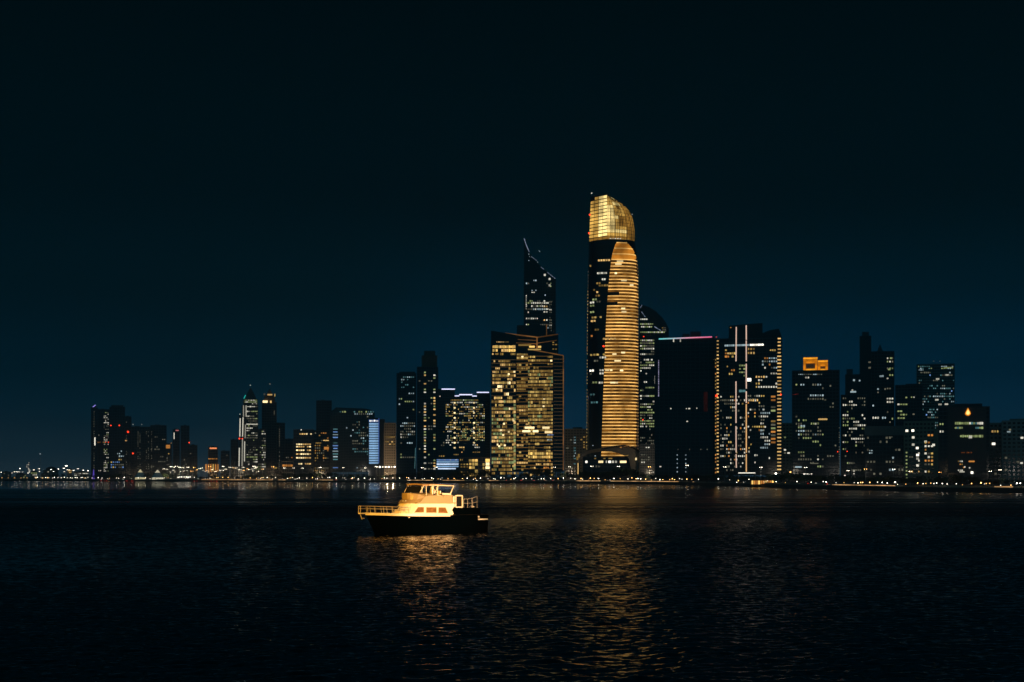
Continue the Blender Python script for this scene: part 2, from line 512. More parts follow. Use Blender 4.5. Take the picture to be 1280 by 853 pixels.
b.zone(415.5, 423, 535, 590, 7.5, 3.5, .8, [('cool', 1), ('teal', 2), ('blue', 1)], wf=.85, hf=.4)
b.zone(424, 468, 513, 517, 3, 3.4, .6, [('teal', 3), ('green', 1)]); b.zone(440, 466, 516, 590, 2.6, 3.4, .3, [('dim', 3), ('teal', 2), ('cool', 1)]); b.zone(424, 440, 520, 590, 2.6, 3.4, .07, ['dim', 'cool'])
b.done()
b = Building('office_tower', 'slim tower front glowing pale blue under a white roof sign', 'office', 461, 481, 1900)
b.block(460.5, 474.5, 522.5, 22); b.block(474.6, 481, 524, 26, 3, METAL_D, 'side_wing')
for k in range(17):
    y = 530 + k * 3.05
    b.win(467.2, y, 11.6, 2.15, BLUEW, part='lit_floor')
b.strip((473.6, 523), (473.6, 579), .9, lit('blue_edge', (60, 90, 170), .7))
b.win(466.8, 526.4, 11.6, 3.2, lit('blue_sign_panel', (95, 140, 225), .55), part='sign_panel')
for k in range(6): b.win(462.6 + 1.9 * k, 526.4 - (0.3 if k == 3 else 0), 1.15, 1.9 if k in (0, 3) else 1.3, W['whiteb'], -.3, part='sign_letter')
b.done()
b = simple('apartment_block', 'floodlit beige apartment block with small dark windows', 'building', 480.5, 494.5, 529.5, 1850, 20, frame=BEIGE, fpx=3.2, bpx=2.8, band=.55, pier=.45)
b.zone(481, 494, 545, 560, 2.8, 3.2, .3, ['goldd', 'warm']); b.done()
FLOODLIT = b
b = simple('tower', 'dark green glass tower with pale office rows, left of the brown crowned tower', 'tower', 496, 520, 467, 1800, 30, glass=GLASS_T, fpx=3.5, bpx=3)
b.block(499, 519, 464.5, 18, 5, METAL_D, 'roof_house')
b.zone(501, 518, 470, 486, 2.6, 3.5, .5, [('teal', 3), ('cool', 1)]); b.zone(498, 518, 487, 524, 2.6, 3.5, .1, ['cool', 'green']); b.zone(500, 519, 524, 545, 2.4, 3.5, .75, [('white', 2), ('cool', 2), ('green', 1), ('dim', 2)]); b.zone(500, 519, 545, 588, 2.6, 3.5, .33, [('dim', 3), ('cool', 1), ('green', 1), ('white', 1)])
b.strip((519.3, 560), (518.5, 586), .7, W['teal']); b.done()
b = Building('tower', 'tall dark tower with a stepped brown crown and two window columns', 'tower', 521.5, 547.5, 1800)
b.block(521.5, 547.5, 459, 28); b.block(527, 546.5, 444, 18, 5, BROWN, 'crown'); b.block(530, 544, 438, 12, 8, BROWN, 'crown')
b.frame(521.5, 547.5, 459, 3.5, 3, METAL_D, .25, .2)
for x in (531.2, 543): b.zone(x - 1.8, x + 1.8, 464, 588, 3.4, 3.5, .62, [('white', 2), ('warm', 2), ('green', 1)], cl=.3, wf=.75)
b.zone(534.5, 541, 464, 588, 3, 3.5, .22, ['dim', 'green']); b.zone(523, 529, 464, 588, 3, 3.5, .06, ['dim']); b.done()

# ---- hotel with white roof strips
D = 1780
b = Building('hotel', 'gold speckled hotel under three white roof strips, left of the gold office block', 'hotel', 546, 613, D)
b.block(547.5, 568.5, 486, 26, 4); b.block(568.5, 597, 494.5, 26, 2); b.block(596, 612.5, 490.5, 26, 4)
b.frame(547.5, 612.5, 497, 3.3, 8, METAL_D, .3, .06, 22, 3.5, out=.6)
for y in (500,): b.shape([(556, 590), (607, 590), (607, 509), (604, 501), (598, 497), (572, 497), (563, 504), (556, 514)], 8, -3, GLASS, 'bay_front')
b.strip((552, 486.4), (568.6, 486.4), 1.3, STRIPW, 4); b.strip((568.4, 495), (574.2, 495), 1.3, STRIPW, 2); b.strip((574, 493.5), (590.4, 493.5), 1.3, STRIPW, 2); b.strip((590.3, 495.2), (596, 495.2), 1.2, STRIPW, 2); b.strip((596, 490.5), (611.2, 490.5), 1.3, STRIPW, 4)
b.lamp(549.8, 495.4, .7, W['white'], 3); b.mast(571, 486, 474, .25, 10); b.mast(592, 492, 484, .25, 10)
b.zone(563, 598, 499, 505, 2.0, 2.7, .6, [('green', 2), ('white', 1), ('goldd', 3)], b0=-3)
b.zone(557, 606, 505, 552, 1.9, 2.7, .5, [('goldd', 5), ('gold', 3), ('green', 2), ('white', 2)], cl=.25, b0=-3)
b.zone(577, 606, 537, 551, 2, 2.7, .5, [('gold', 3), ('green', 2)], b0=-3.1)
b.zone(557, 600, 552, 570, 2.4, 3, .25, [('white', 1), ('goldd', 2), ('warm', 1)], b0=-3)
for x in (568.3, 592.5): b.col(x, 504, 560, 6.4, 2.2, 1.8, 'warmb', b0=-3.2, part='lit_window', p=.75)
b.zone(548, 556, 535, 572, 2.5, 3.3, .15, ['dim', 'goldd'])
b.done()
b = Building('podium', 'low building front washed in blue white light below the gold speckled hotel', 'building', 545, 574, 1700)
b.block(545, 573.8, 573, 18)
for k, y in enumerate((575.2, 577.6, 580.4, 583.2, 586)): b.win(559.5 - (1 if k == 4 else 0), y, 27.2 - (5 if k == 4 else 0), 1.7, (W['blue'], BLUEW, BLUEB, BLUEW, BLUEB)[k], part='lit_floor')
for k in range(4): b.win(549 + 7 * k, 575, 1.2, 1, W['white'], -.4)
b.done()
b = Building('podium', 'low hall with tall golden lit windows beside the blue white podium', 'building', 574, 613, 1690)
b.block(574, 612.5, 572.5, 18); b.frame(574, 612.5, 572.5, 5, 5, BROWN, .2, .12, 18)
b.zone(574.5, 585.5, 573, 577, 2.2, 3.4, .45, ['goldd']); b.zone(575, 586, 579, 595, 3.6, 3.5, .85, ['goldd', 'gold'])
b.zone(586, 597.3, 573.5, 596, 3.8, 4.4, .97, [('goldb', 2), ('gold', 2)], wf=.9, hf=.78); b.zone(603, 606, 573.5, 588, 3, 4.4, .9, ['gold', 'goldb'], wf=.85, hf=.78); b.zone(606.6, 612.4, 573.5, 596, 5.8, 4.4, 1, ['warmb', 'goldb'], wf=.95, hf=.85)
b.done()

# ---- dark pointed tower
b = Building('pointed_tower', 'dark tower with a slanting pointed top behind the gold office block', 'tower', 655, 694.5, 1900, yaw=0)
b.shape([(655, 590), (694.5, 590), (694.5, 348.5), (686, 342), (676, 333), (667, 324), (661, 315), (658, 306), (655, 297)], 32)
b.frame(655, 694.5, 349, 3.7, 3.3, METAL_D, .2, .2, 31)
EDG = lit('roof_edge_light', (150, 165, 190), .55, (.5, 1.2), noise=.4)
for p, q in (((655, 298), (658, 307)), ((658, 307), (661.5, 315)), ((664, 321), (671, 326)), ((676, 334), (680, 337)), ((684, 340.5), (694, 348.5))): b.strip(p, q, .9, EDG)
for x, y in ((661, 318), (662, 321), (661, 326), (673.5, 313.5), (674.5, 314.5), (672, 328)): b.lamp(x, y, .5, W['cool'])
b.zone(657, 692, 349, 382, 2.3, 3.7, .13, [('dim', 2), ('cool', 2), ('green', 1)])
b.zone(664, 671, 362, 367, 2.3, 2.6, 1, ['cool', 'white'])
b.zone(657, 686, 377, 412, 2.3, 3.7, .4, [('white', 3), ('green', 1), ('cool', 1), ('dim', 2)], rows=1)
b.zone(679, 685, 368, 402, 2.6, 3.5, .6, [('white', 2), ('warm', 2)]); b.zone(686.5, 690, 376, 415, 2, 3.2, .75, [('white', 1), ('dim', 2)])
b.col(657.8, 370, 386, 2.9, 1, 1.5, 'white', part='lit_window')
for x, y in ((681, 344), (687, 349), (687, 357)): b.win(x, y, 2.4, 2.6, W['white'])
b.done()

# ---- gold office block
D = 1560
b = Building('gold_office_block', 'broad gold lit office block of two slabs in front of the pointed tower', 'office', 613.5, 705, D)
b.shape([(613.7, 590), (645, 590), (645, 419), (631, 416.2), (613.7, 413.5)], 34, 0)
b.shape([(645.1, 590), (704.6, 590), (704.6, 444.7), (676, 439.5), (660, 436.5), (645.1, 434)], 34, 1.2)
b.shape([(645.1, 500), (698, 500), (698, 417.5), (672, 421.3), (645.1, 417.5)], 22, 8, GLASS, 'upper_storeys')
b.block(646, 684, 405, 14, 14, GLASS_T, 'roof_house', py1=430)
FRM = lit('frame_glow', (150, 100, 52), .55, (.75, 1.1), noise=.06)  # light from inside falling on the roof beams, put in as emission
FRD = lit('floor_edge_glow', (126, 98, 62), .5, (.6, 1.1))
GRD = lit('floor_edge_amber', (190, 135, 62), .5, (.5, 1.25))
for p, q, w, bb in (((631, 416.2), (672, 421.3), 1.4, 6), ((672, 421.3), (698, 417.3), 1.3, 6), ((671.3, 421), (671.3, 438), 1.6, 6), ((696, 425), (672, 428.5), .8, 6), ((683.4, 404.5), (683.4, 418), 1.1, 13), ((660, 436.3), (704.6, 444.7), 1.3, 1.2), ((704.2, 445), (704.2, 588), 1.2, 1.2), ((640, 428), (671, 429.5), .8, 6), ((647, 424), (671, 425.2), .6, 6)):
    b.strip(p, q, w, FRM, bb)  # frame beams with a painted glow, not lamps
b.win(665, 433, 7, 2.2, W['goldb'], 6); b.win(674.5, 433.2, 4, 2.4, W['goldb'], 6); b.win(656, 431, 16, 2, W['goldd'], 6); b.win(668, 437, 16, 1.6, W['gold'], .9); b.zone(690, 697, 426, 440, 3, 3, .6, ['goldd'], b0=7.5)
# floor edges of the right slab
for k in range(32):
    y = 449 + k * 4.4
    b.strip((692, y), (704, y + .1), .5, FRD, 1.2, 'floor_edge', .2)
for k in range(33):
    y = 445.5 + k * 4.4
    b.strip((645.5, y), (660, y - .3), .55, GRD, 1.2, 'floor_edge', .2)
    b.strip((660, y - .2), (691, y), .5, GRD, 1.2, 'floor_edge', .2)
for k in range(30):
    y = 450 + k * 4.5
    b.strip((614, y), (644.5, y), .45, FRD, 0, 'floor_edge', .2)
# left slab rooms
b.zone(620, 636, 426.5, 429, 2, 2.4, .6, ['goldd', 'warm'])
b.zone(615.5, 644.5, 431.5, 440.5, 2.2, 4.5, .95, [('gold', 2), ('goldb', 3), ('warm', 1)], wf=.95, hf=.75)
b.zone(625, 644.5, 440.5, 463, 2.1, 4.5, .6, [('goldd', 4), ('gold', 2), ('warm', 1)], wf=.9, hf=.62)
b.zone(615, 625, 440.5, 463, 2.1, 4.5, .25, [('goldd', 3), ('warm', 1)], wf=.9, hf=.5)
b.zone(615.5, 644.5, 463, 481, 2.1, 4.5, .84, [('gold', 3), ('warm', 2), ('warmb', 1), ('goldd', 3)], wf=.9, hf=.66)
b.zone(615.5, 644.5, 481, 500, 2.1, 4.5, .7, [('gold', 3), ('warm', 2), ('warmb', 1), ('goldd', 3)], wf=.9, hf=.7)
b.zone(614.5, 644.5, 500, 594, 2.1, 4.5, .86, [('gold', 4), ('warm', 2), ('goldd', 6), ('green', 3), ('warmb', .7)], wf=.92, hf=.66)
for k in range(20): b.win(643.3, 502 + k * 4.4, 2.6, 3.2, W['green'] if k % 3 else W['warm'], -.2)
for x, y in ((636, 468), (643, 465), (630, 530), (642, 526), (636, 540), (629, 544), (624, 558), (631, 557), (621, 487)): b.win(x, y, 2.4, 2.2, W['warmb'], -.3)
# right slab rooms
b.zone(645.8, 660, 441, 594, 2.6, 4.4, .52, [('goldd', 5), ('gold', 2), ('warm', 1)], wf=.95, hf=.55, b0=1.1, rows=.9)
b.zone(660, 691, 444, 462, 2.2, 4.4, .7, [('goldd', 5), ('gold', 1)], wf=.9, hf=.55, b0=1.1)
b.zone(660, 691, 462, 540, 1.9, 4.4, .9, [('goldd', 7), ('gold', 3), ('green', 1)], wf=.92, hf=.7, b0=1.1, rows=.35)
b.zone(660, 691, 540, 566, 2.8, 4.4, .75, [('goldd', 6), ('gold', 2)], wf=.92, hf=.62, b0=1.1)
b.zone(660, 691, 565, 573.5, 2.8, 4.3, 1, [('goldb', 2), ('gold', 2)], wf=.92, hf=.75, b0=1.0)
b.zone(660, 691, 574, 596, 2.4, 4.4, .55, [('goldd', 5), ('orange', 1), ('warm', .5)], wf=.9, hf=.55, b0=1.1)
for x0, x1, y in ((656, 668, 534.8), (678, 687, 534.8), (653, 663, 539.2), (666, 673, 539.2), (681, 690.5, 540.4)): b.win((x0 + x1) / 2, y, x1 - x0, 2.6, W['warmb'], .9)
for x, y in ((679.5, 508), (689, 451), (653, 446), (680, 499)): b.win(x, y, 2.4, 2.0, W['warmb'], .9)
b.zone(684, 692, 539, 561, 2, 3.2, .35, ['blue', 'cool'], b0=.8)
b.done()
b = simple('apartment_block', 'beige mid rise block between the gold office block and the golden tower', 'building', 706, 735, 537, 1720, 22, frame=BEIGE, fpx=3.3, bpx=3.6, band=.5, pier=.4)
b.block(716, 728, 534, 10, 6, CONC, 'roof_house')
b.zone(717, 720, 542, 585, 2, 3.3, .8, ['teal', 'cool']); b.zone(707, 716, 545, 586, 3.6, 3.3, .12, ['warm', 'dim']); b.zone(725, 735, 545, 580, 3.6, 3.3, .2, ['goldd']); b.done()

# ---- the golden tower
D = 1600
b = Building('golden_tower', 'tallest tower, gold lit curved flank below a glowing cut off crown', 'tower', 733, 799, D)


def lerp(tab, y):
    for (y0, v0), (y1, v1) in zip(tab, tab[1:]):
        if (y0 - y) * (y1 - y) <= 0:
            return v0 + (v1 - v0) * ((y - y0) / (y1 - y0) if y1 != y0 else 0)
    return tab[0][1] if abs(y - tab[0][0]) < abs(y - tab[-1][0]) else tab[-1][1]


XL = [(600, 732.8), (500, 733.2), (400, 733.8), (340, 734.6), (299, 735.6)]
XR = [(600, 798.2), (500, 798.7), (400, 798.7), (345, 798.5), (325, 797.6), (312, 796), (299, 794)]
NEXP, HB = 2.5, 24.0


def sect(y, n=28, inset=0.0):
    aL, aR = b.a(lerp(XL, y)) + inset, b.a(lerp(XR, y)) - inset
    c, h = (aL + aR) / 2, (aR - aL) / 2
    z = max(0.0, b.az(766, y)[1])
    pts = []
    for i in range(n * 2):
        th = math.pi + math.pi * i / n          # front half first (b < centre), then back
        cs, sn = math.cos(th), math.sin(th)
        u = math.copysign(abs(cs) ** (2 / NEXP), cs); v = math.copysign(abs(sn) ** (2 / NEXP), sn)
        pts.append((c + u * h, HB + v * (HB - inset), z))
    return pts


def skin(y, px):
    aL, aR = b.a(lerp(XL, y)), b.a(lerp(XR, y))
    u = max(-1, min(1, (b.a(px) - (aL + aR) / 2) / ((aR - aL) / 2)))
    return b.a(px), HB - HB * (1 - abs(u) ** NEXP) ** (1 / NEXP)


mb = MB()
mb.loft([sect(y) for y in (612, 560, 500, 450, 400, 360, 340, 325, 312, 305, 299.5)], GLASS)
body = mb.build('wall', b.root, smooth=False)


def band(y0, y1, p0, p1, out, m, part, seg=14, th=0.5, q0=None, q1=None):
    """a floor-high ribbon following the curved flank"""
    mb = MB(); vs = []
    for i in range(seg + 1):
        px = p0 + (p1 - p0) * i / seg
        qx_ = px if q0 is None else q0 + (q1 - q0) * i / seg
        a, d = skin((y0 + y1) / 2, px)
        a2, d2 = skin((y0 + y1) / 2, qx_)
        zb, zt = b.az(766, y1)[1], b.az(766, y0)[1]
        vs += [(a2, d2 - out, zb), (a, d - out, zt), (a, d - out + th, zt), (a2, d2 - out + th, zb)]
    fs = []
    for i in range(seg):
        o, p = 4 * i, 4 * i + 4
        fs += [(o, p, p + 1, o + 1), (o + 1, p + 1, p + 2, o + 2), (o + 2, p + 2, p + 3, o + 3), (o + 3, p + 3, p, o)]
    fs += [(0, 1, 2, 3), (4 * seg + 3, 4 * seg + 2, 4 * seg + 1, 4 * seg)]
    mb.add(vs, fs, m)
    return mb.build(part, b.root)


XG = [(302, 771), (308, 768.5), (315, 766), (325, 764), (340, 762.3), (360, 760.3), (380, 759), (400, 757.6), (450, 755.8), (500, 753.8), (575, 751.4)]
XE = [(302, 783), (305, 786.5), (309, 790.5), (314, 794), (320, 796.3), (327, 797.6), (340, 798.3), (575, 798.2)]
LED = lit('gold_led', (254, 192, 102), 1.12, (.85, 1.12), noise=.05)
FLO = lit('gold_floor', (186, 120, 40), .32, (.3, 1.4), noise=.13)
FLT = lit('gold_floor_top', (224, 140, 44), .72, (.9, 1.1), noise=.05)
y = 303.0; k = 0
while y < 572:
    pit = 7.0 if k < 3 else 4.15
    g, e = lerp(XG, y), lerp(XE, y)
    if 364 < y < 368: g = 774
    if 376 < y < 380.5: g = 772
    band(y, y + 1.25, g, e - .15, .9, LED, 'light_strip')
    band(y + 1.4, y + pit - .15, lerp(XG, y + 2) + (g - lerp(XG, y)), lerp(XE, y + 1.4) - .5, .45, FLT if k < 3 else FLO, 'lit_floor', 14, .5, lerp(XG, y + pit) + (g - lerp(XG, y)), lerp(XE, y + pit) - .5)
    y += pit; k += 1
# vertical light columns at the right edge and inside the flank
for k in range(60):
    yy = 318 + k * 4.2
    a, d = skin(yy, 797.2)
mb = MB(); pts = []
# windows left of the flank
def wskin(px, y, w, h, m, part='lit_window', out=.95):
    a, d = skin(y, px)
    b.w.append((a, b.az(px, y)[1], w * b.ppm, h * b.ppm, m, d - out + .46, part))


for x0, x1, y, m, st in ((747, 762, 325.5, 'warm', 3.2), (736.5, 741, 331, 'goldd', 3), (746, 760, 341.5, 'white', 2.6), (752, 758, 349.3, 'white', 2.6), (745, 751, 354, 'goldd', 3), (748, 760, 357, 'goldd', 3.2), (741, 745, 362, 'goldd', 3), (745, 749, 365, 'warm', 3), (744, 750, 369.5, 'goldd', 3), (740, 750, 374, 'green', 3.2), (737, 744, 377.5, 'white', 3), (745, 750, 377, 'dim', 3), (737, 743, 381.5, 'green', 3), (737, 743, 389.5, 'green', 3), (739, 752, 396.5, 'gold', 3.4), (738, 747, 400.8, 'warm', 3.4), (743, 749, 412, 'goldd', 3), (738, 742, 419.5, 'orange', 3), (753, 772, 423.8, 'warm', 4.4), (737, 757, 443.3, 'gold', 4), (749, 757, 447, 'white', 3), (742, 747, 451, 'dim', 3), (736.5, 743, 463, 'whiteb', 3), (749, 754, 463, 'white', 3), (737, 743, 467, 'dim', 3), (749, 754, 467, 'white', 3), (740, 747, 478, 'green', 3.4), (748, 755, 478.5, 'white', 3), (737, 744, 493, 'teal', 3.4), (738, 749, 503, 'teal', 3.2), (740, 742, 511, 'dim', 2)):
    x = x0 + st / 2
    while x < x1:
        if random.random() < .9: wskin(x, y, st * .72, 2.2, W[m])
        x += st
for x, y, w in ((769.8, 342, 3), (780, 350.8, 7), (789.5, 356, 5), (775, 327, 8), (773, 330.5, 8), (779, 386, 5), (780, 390, 6), (772, 451.3, 8), (759, 463, 5), (764, 463, 3), (766, 478.6, 6.5), (777, 463.4, 4), (771, 478.6, 3), (779, 441, 5), (768, 443, 5)):
    wskin(x, y, w, 2.1, W['warmb'], out=1.6)
for k in range(55):
    yy = 337 + k * 4.15
    if random.random() < .93: wskin(lerp(XL, yy) + .25, yy, .8, 1.3, W['gold' if yy > 360 else 'dim'], 'edge_light', out=.6)
a, d = skin(433, 754.5); mb = MB(); mb.ball((a, d - 1.2, b.az(754, 433)[1]), 1.2 * b.ppm, W['red']); mb.build('warning_lamp', b.root)
a, d = skin(434, 733.6); mb = MB(); mb.ball((a, d - 1, b.az(733, 434)[1]), .8 * b.ppm, W['orange']); mb.build('warning_lamp', b.root)

# crown: flat facet on the left, curved cut facet on the right
CR = [(300, 793.6), (285, 794), (277, 793), (268, 791), (260, 787), (254, 782), (249, 775.5), (245, 768), (241.5, 760.5)]
CL = [(300, 735.8), (240, 738.2)]


def crown_pt(s, y, inset=0.0):
    """s -1..0 left facet (far corner to near edge), 0..1 curved right flank"""
    E = b.a(759)
    if s <= 0:
        return E + (b.a(lerp(CL, y)) - E) * (-s), 1.0 + 18.0 * (-s) + inset
    r = b.a(lerp(CR, y))
    return E + (r - E) * s, 1.0 + 20.0 * s * s + inset


mb = MB(); secs = []
for yy in (300, 285, 277, 268, 260, 254, 249, 245, 242):
    z = b.az(759, yy)[1]
    ring = [(*crown_pt(-1 + i / 4, yy, .6), z) for i in range(4)] + [(*crown_pt(i / 8, yy, .6), z) for i in range(9)]
    aR = ring[-1][0]; aL = ring[0][0]
    ring += [(aR, 30, z), ((aR + aL) / 2, 44, z), (aL, 40, z)]
    secs.append(ring)
mb.loft(secs, GLASS)
mb.build('crown', b.root)
CP = {'g': lit('crown_gold', (240, 186, 88), .85, (.85, 1.1), noise=.05), 'y': lit('crown_yellow', (255, 222, 140), 1.35, (.85, 1.15), noise=.05), 'd': lit('crown_dim', (186, 134, 54), .62, (.8, 1.05), noise=.05)}
pitch = 4.3
for k in range(13):
    y1 = 299 - k * pitch; y0 = y1 - pitch
    zb, zt = b.az(759, y1 - .5)[1], b.az(759, y0 + .6)[1]
    for i in range(4):
        s0, s1 = -1 + i / 4 + .001, -1 + (i + 1) / 4 - .001
        p, q = crown_pt(s0, (y0 + y1) / 2), crown_pt(s1, (y0 + y1) / 2)
        mb = MB(); mb.add([(p[0], p[1], zb), (q[0], q[1], zb), (q[0], q[1], zt), (p[0], p[1], zt), (p[0], p[1] + .5, zb), (q[0], q[1] + .5, zb), (q[0], q[1] + .5, zt), (p[0], p[1] + .5, zt)], [(0, 1, 2, 3), (7, 6, 5, 4), (4, 5, 1, 0), (3, 2, 6, 7), (4, 0, 3, 7), (1, 5, 6, 2)], CP['d' if k == 0 else ('y' if i >= 2 else 'g')])
        if k < 12 or i > 0: mb.build('lit_panel', b.root)
    zb, zt = b.az(759, y1 - .2)[1], b.az(759, y0 + .3)[1]
    r0 = lerp(CR, y0 + .3)
    if r0 < 763: continue
    n = 7
    for i in range(n):
        s0, s1 = i / n + .008, (i + 1) / n - .008
        vs = []
        for s in (s0, s1):
            for yy, z in ((y1, zb), (y0, zt)):
                a_, d_ = crown_pt(s, yy); vs.append((a_, d_, z))
        vs = [vs[0], vs[2], vs[3], vs[1]]
        mt = 'd' if (k == 0 or i >= 5 or (i >= 3 and 4 <= k <= 6) or random.random() < .04) else ('y' if (i <= 1 and 2 < k < 10) or k in (2, 6) or (k in (10, 12) and 2 <= i <= 4) else 'g')
        mb = MB(); mb.add(vs + [(v[0], v[1] + .5, v[2]) for v in vs], [(0, 1, 2, 3), (7, 6, 5, 4), (4, 5, 1, 0), (3, 2, 6, 7), (4, 0, 3, 7), (1, 5, 6, 2)], CP[mt])
        mb.build('lit_panel', b.root)
# fins that run past the cut edge
for i in range(17):
    s = i / 16
    mb = MB()
    ys = [300, 285, 270, 258, 250, 245, 240.5]
    tip = 239.5 + 34 * s ** 2.2
    pts = [(yy, crown_pt(s, max(yy, 241.5))) for yy in ys if yy > tip] + [(tip, crown_pt(s, max(tip, 241.5)))]
    for (ya, pa), (yb, pb) in zip(pts, pts[1:]):
        mb.bar((pa[0], pa[1] - .5, b.az(759, ya)[1]), (pb[0], pb[1] - .5, b.az(759, yb)[1]), .22, METAL_D, 4)
    mb.build('fin', b.root)
mb = MB()
for i in range(5):
    s = -1 + i / 4; p = crown_pt(s, 300); q = crown_pt(s, 240.5)
    mb.bar((p[0], p[1] - .5, b.az(759, 300)[1]), (q[0], q[1] - .5, b.az(759, 240 + (1.5 if i < 3 else 0))[1]), .2, METAL_D, 4)
for k in range(2):
    p = crown_pt(-1, 240); q = crown_pt(0, 240)
    mb.bar((p[0], p[1] - .5, b.az(759, 243.5 - 1.6 * k)[1]), (q[0], q[1] - .5, b.az(759, 242.5 - 1.6 * k)[1]), .25, METAL_D, 4)
mb.build('screen_frame', b.root)
p = crown_pt(-1, 240)
mb = MB(); mb.bar((p[0] + 1, p[1] + 1, b.az(738, 246)[1]), (p[0] + 1, p[1] + 1, b.az(738, 238)[1]), .3, STEEL); mt = mb.build('mast', b.root)
mb = MB(); mb.ball((p[0] + 1, p[1] + 1, b.az(738, 237.3)[1]), .8, W['white']); mb.build('warning_lamp', mt)
for yy in (265, 288.3):
    p = crown_pt(-1, yy); mb = MB(); mb.ball((p[0] - .3, p[1] - 1, b.az(738, yy)[1]), 1.1, W['red']); mb.build('warning_lamp', b.root)
b.w.append((b.a(790.5), b.az(790, 265)[1], .9, .9, W['white'], 16, 'roof_light'))
for k in range(8): wskin(763 + 3.1 * k, 298.7 + .02 * (k - 2) ** 2, 2.0, .9, W['white'] if k < 5 else W['goldd'], 'soffit_light', out=2.2)
# base of the tower
for x, y in ((741, 557), (744, 570), (765, 577)): wskin(x, y, 1.2, 1, W['cool'])
b.done()

# podium with its shell roof
b = Building('podium', 'glass podium with white lit windows under the golden tower shell roof', 'building', 727, 806, 1530)
b.block(729, 800, 571.5, 16); b.frame(729, 800, 571.5, 5.6, 5, METAL_D, .2, .1, 16)
for x, w, m in ((733, 2.6, 'whiteb'), (751, 6, 'warmb'), (758, 1.6, 'white'), (762, 3, 'whiteb'), (766, 3, 'white'), (770, 2.4, 'white'), (779, 8, 'warmb'), (789, 1.6, 'dim'), (794, 1.5, 'green')): b.win(x, 577.5, w, 2.8, W[m])
for x, w in ((744, 2.5), (755.5, 3), (763, 5)): b.win(x, 573.3, w, 1.4, W['goldd'])
b.zone(731, 760, 581, 590, 3.2, 4, .3, [('dim', 2), ('goldd', 2), ('red', .0)])
b.done()
b = Building('shell_roof', 'thin arched shell roof sweeping over the podium of the golden tower', 'canopy', 720, 808, 1505)
SHELL = surf('shell_cladding', (0.34, 0.27, 0.2), .55)
arc = [(721.5, 592), (721, 580), (722, 572), (726, 567), (734, 563.5), (750, 560.5), (766, 557.5), (780, 556), (792, 558), (800, 563), (805, 571), (808, 582), (809, 592)]
secs = []
for j, (dd, sc_) in enumerate(((0, 1.0), (6, 1.01), (13, .99), (20, .94))):
    pts = []
    for px, py in arc:
        a_, z_ = b.az(px, py); pts.append((a_ * sc_, dd, max(0, z_) * (1 - .02 * j)))
    inner = [(p[0] * .985, p[1], max(0, p[2] - .8)) for p in reversed(pts)]
    secs.append(pts + inner)
mb = MB(); mb.loft(secs, SHELL); mb.build('roof', b.root)
b.shape([(790, 592), (807.5, 592), (804.5, 573), (799, 565), (790, 560), (779, 558), (766, 559.5), (752, 562.5), (772, 566), (786, 572)], 10, 3, SHELL, 'infill_wall')
mb = MB()
for px, py0, py1 in ((722.3, 578, 594), (797, 569, 594)):
    a_, z_ = b.az(px, py0); mb.bar((a_, -1, 0), (a_, -1, z_), .5, STEEL)
mb.build('mast', b.root)
b.strip((722.6, 579), (722.6, 593), 1.0, W['warm'], -1.2)
for x, y in ((721.8, 573), (723.5, 570)): b.win(x, y, 2.4, 4.5, W['goldd'], -.6, 'roof_light')
for x, y in ((781, 558.3), (776, 559.4), (784, 557.6), (788, 558.2)): b.win(x, y, 2.2, .7, W['orange'], -.6, 'roof_light')
b.win(795, 574, 2, 3, W['warmb'], -.6, 'roof_light'); b.win(808, 572, 1, 4, W['white'], -.6, 'roof_light'); b.win(783, 569.5, 5, .8, W['goldd'], -.6, 'roof_light')
b.done()

# ---- sail topped tower, behind and right of the golden tower
b = Building('sail_tower', 'dark tower with a sail curved top and white office rows, right of the golden tower', 'tower', 798.5, 836, 1760)
b.shape([(798.5, 592), (836, 592), (836, 411), (832, 403), (827, 396), (820, 389.5), (811, 384), (803, 381.3), (799.5, 381)], 30, m=GLASS)
b.frame(798.5, 821, 424, 3.6, 2.6, METAL_D, .22, .15, 29)
for p, q in (((800, 385.5), (802.5, 381.5)), ((802, 390), (806.5, 396.5)), ((818, 408.5), (826, 413.5))): b.strip(p, q, .9, EDG)
for y, x0, x1 in ((399.3, 800, 808), (405.3, 800, 816), (408.8, 801, 815), (415.5, 800, 829)): 
    x = x0
    while x < x1:
        b.win(x + 1.2, y, 1.8, 1.6, W['white' if random.random() < .5 else 'green']); x += 2.4
b.zone(827, 833, 409, 415, 2, 2, .7, ['goldd', 'dim'])
b.zone(800, 818, 424, 462, 2.4, 3.5, .78, [('green', 4), ('white', 3), ('dim', 2)], wf=.8, hf=.55)
b.zone(800, 818, 462, 490, 2.4, 3.5, .3, [('green', 2), ('dim', 2), ('white', 1)], rows=1, wf=.8)
b.zone(800, 818, 490, 535, 2.4, 3.5, .62, [('green', 3), ('dim', 3), ('white', 2)], rows=.8, wf=.8)
b.zone(800, 818, 535, 560, 2.4, 3.5, .3, ['dim'], rows=1)
for x, y in ((804.6, 421), (803.6, 525)): b.lamp(x, y, .8, W['red'])
b.strip((818.6, 470), (818.6, 480), .7, W['white']); b.done()
b = simple('apartment_block', 'small grey block with scattered white windows at the foot of the sail tower', 'building', 800, 818.5, 556, 1480, 18, frame=CONC, fpx=3.1, bpx=2.7, band=.45, pier=.35)
b.zone(801, 818, 558, 592, 2.7, 3.1, .3, [('white', 3), ('dim', 3), ('orange', .4)]); b.done()

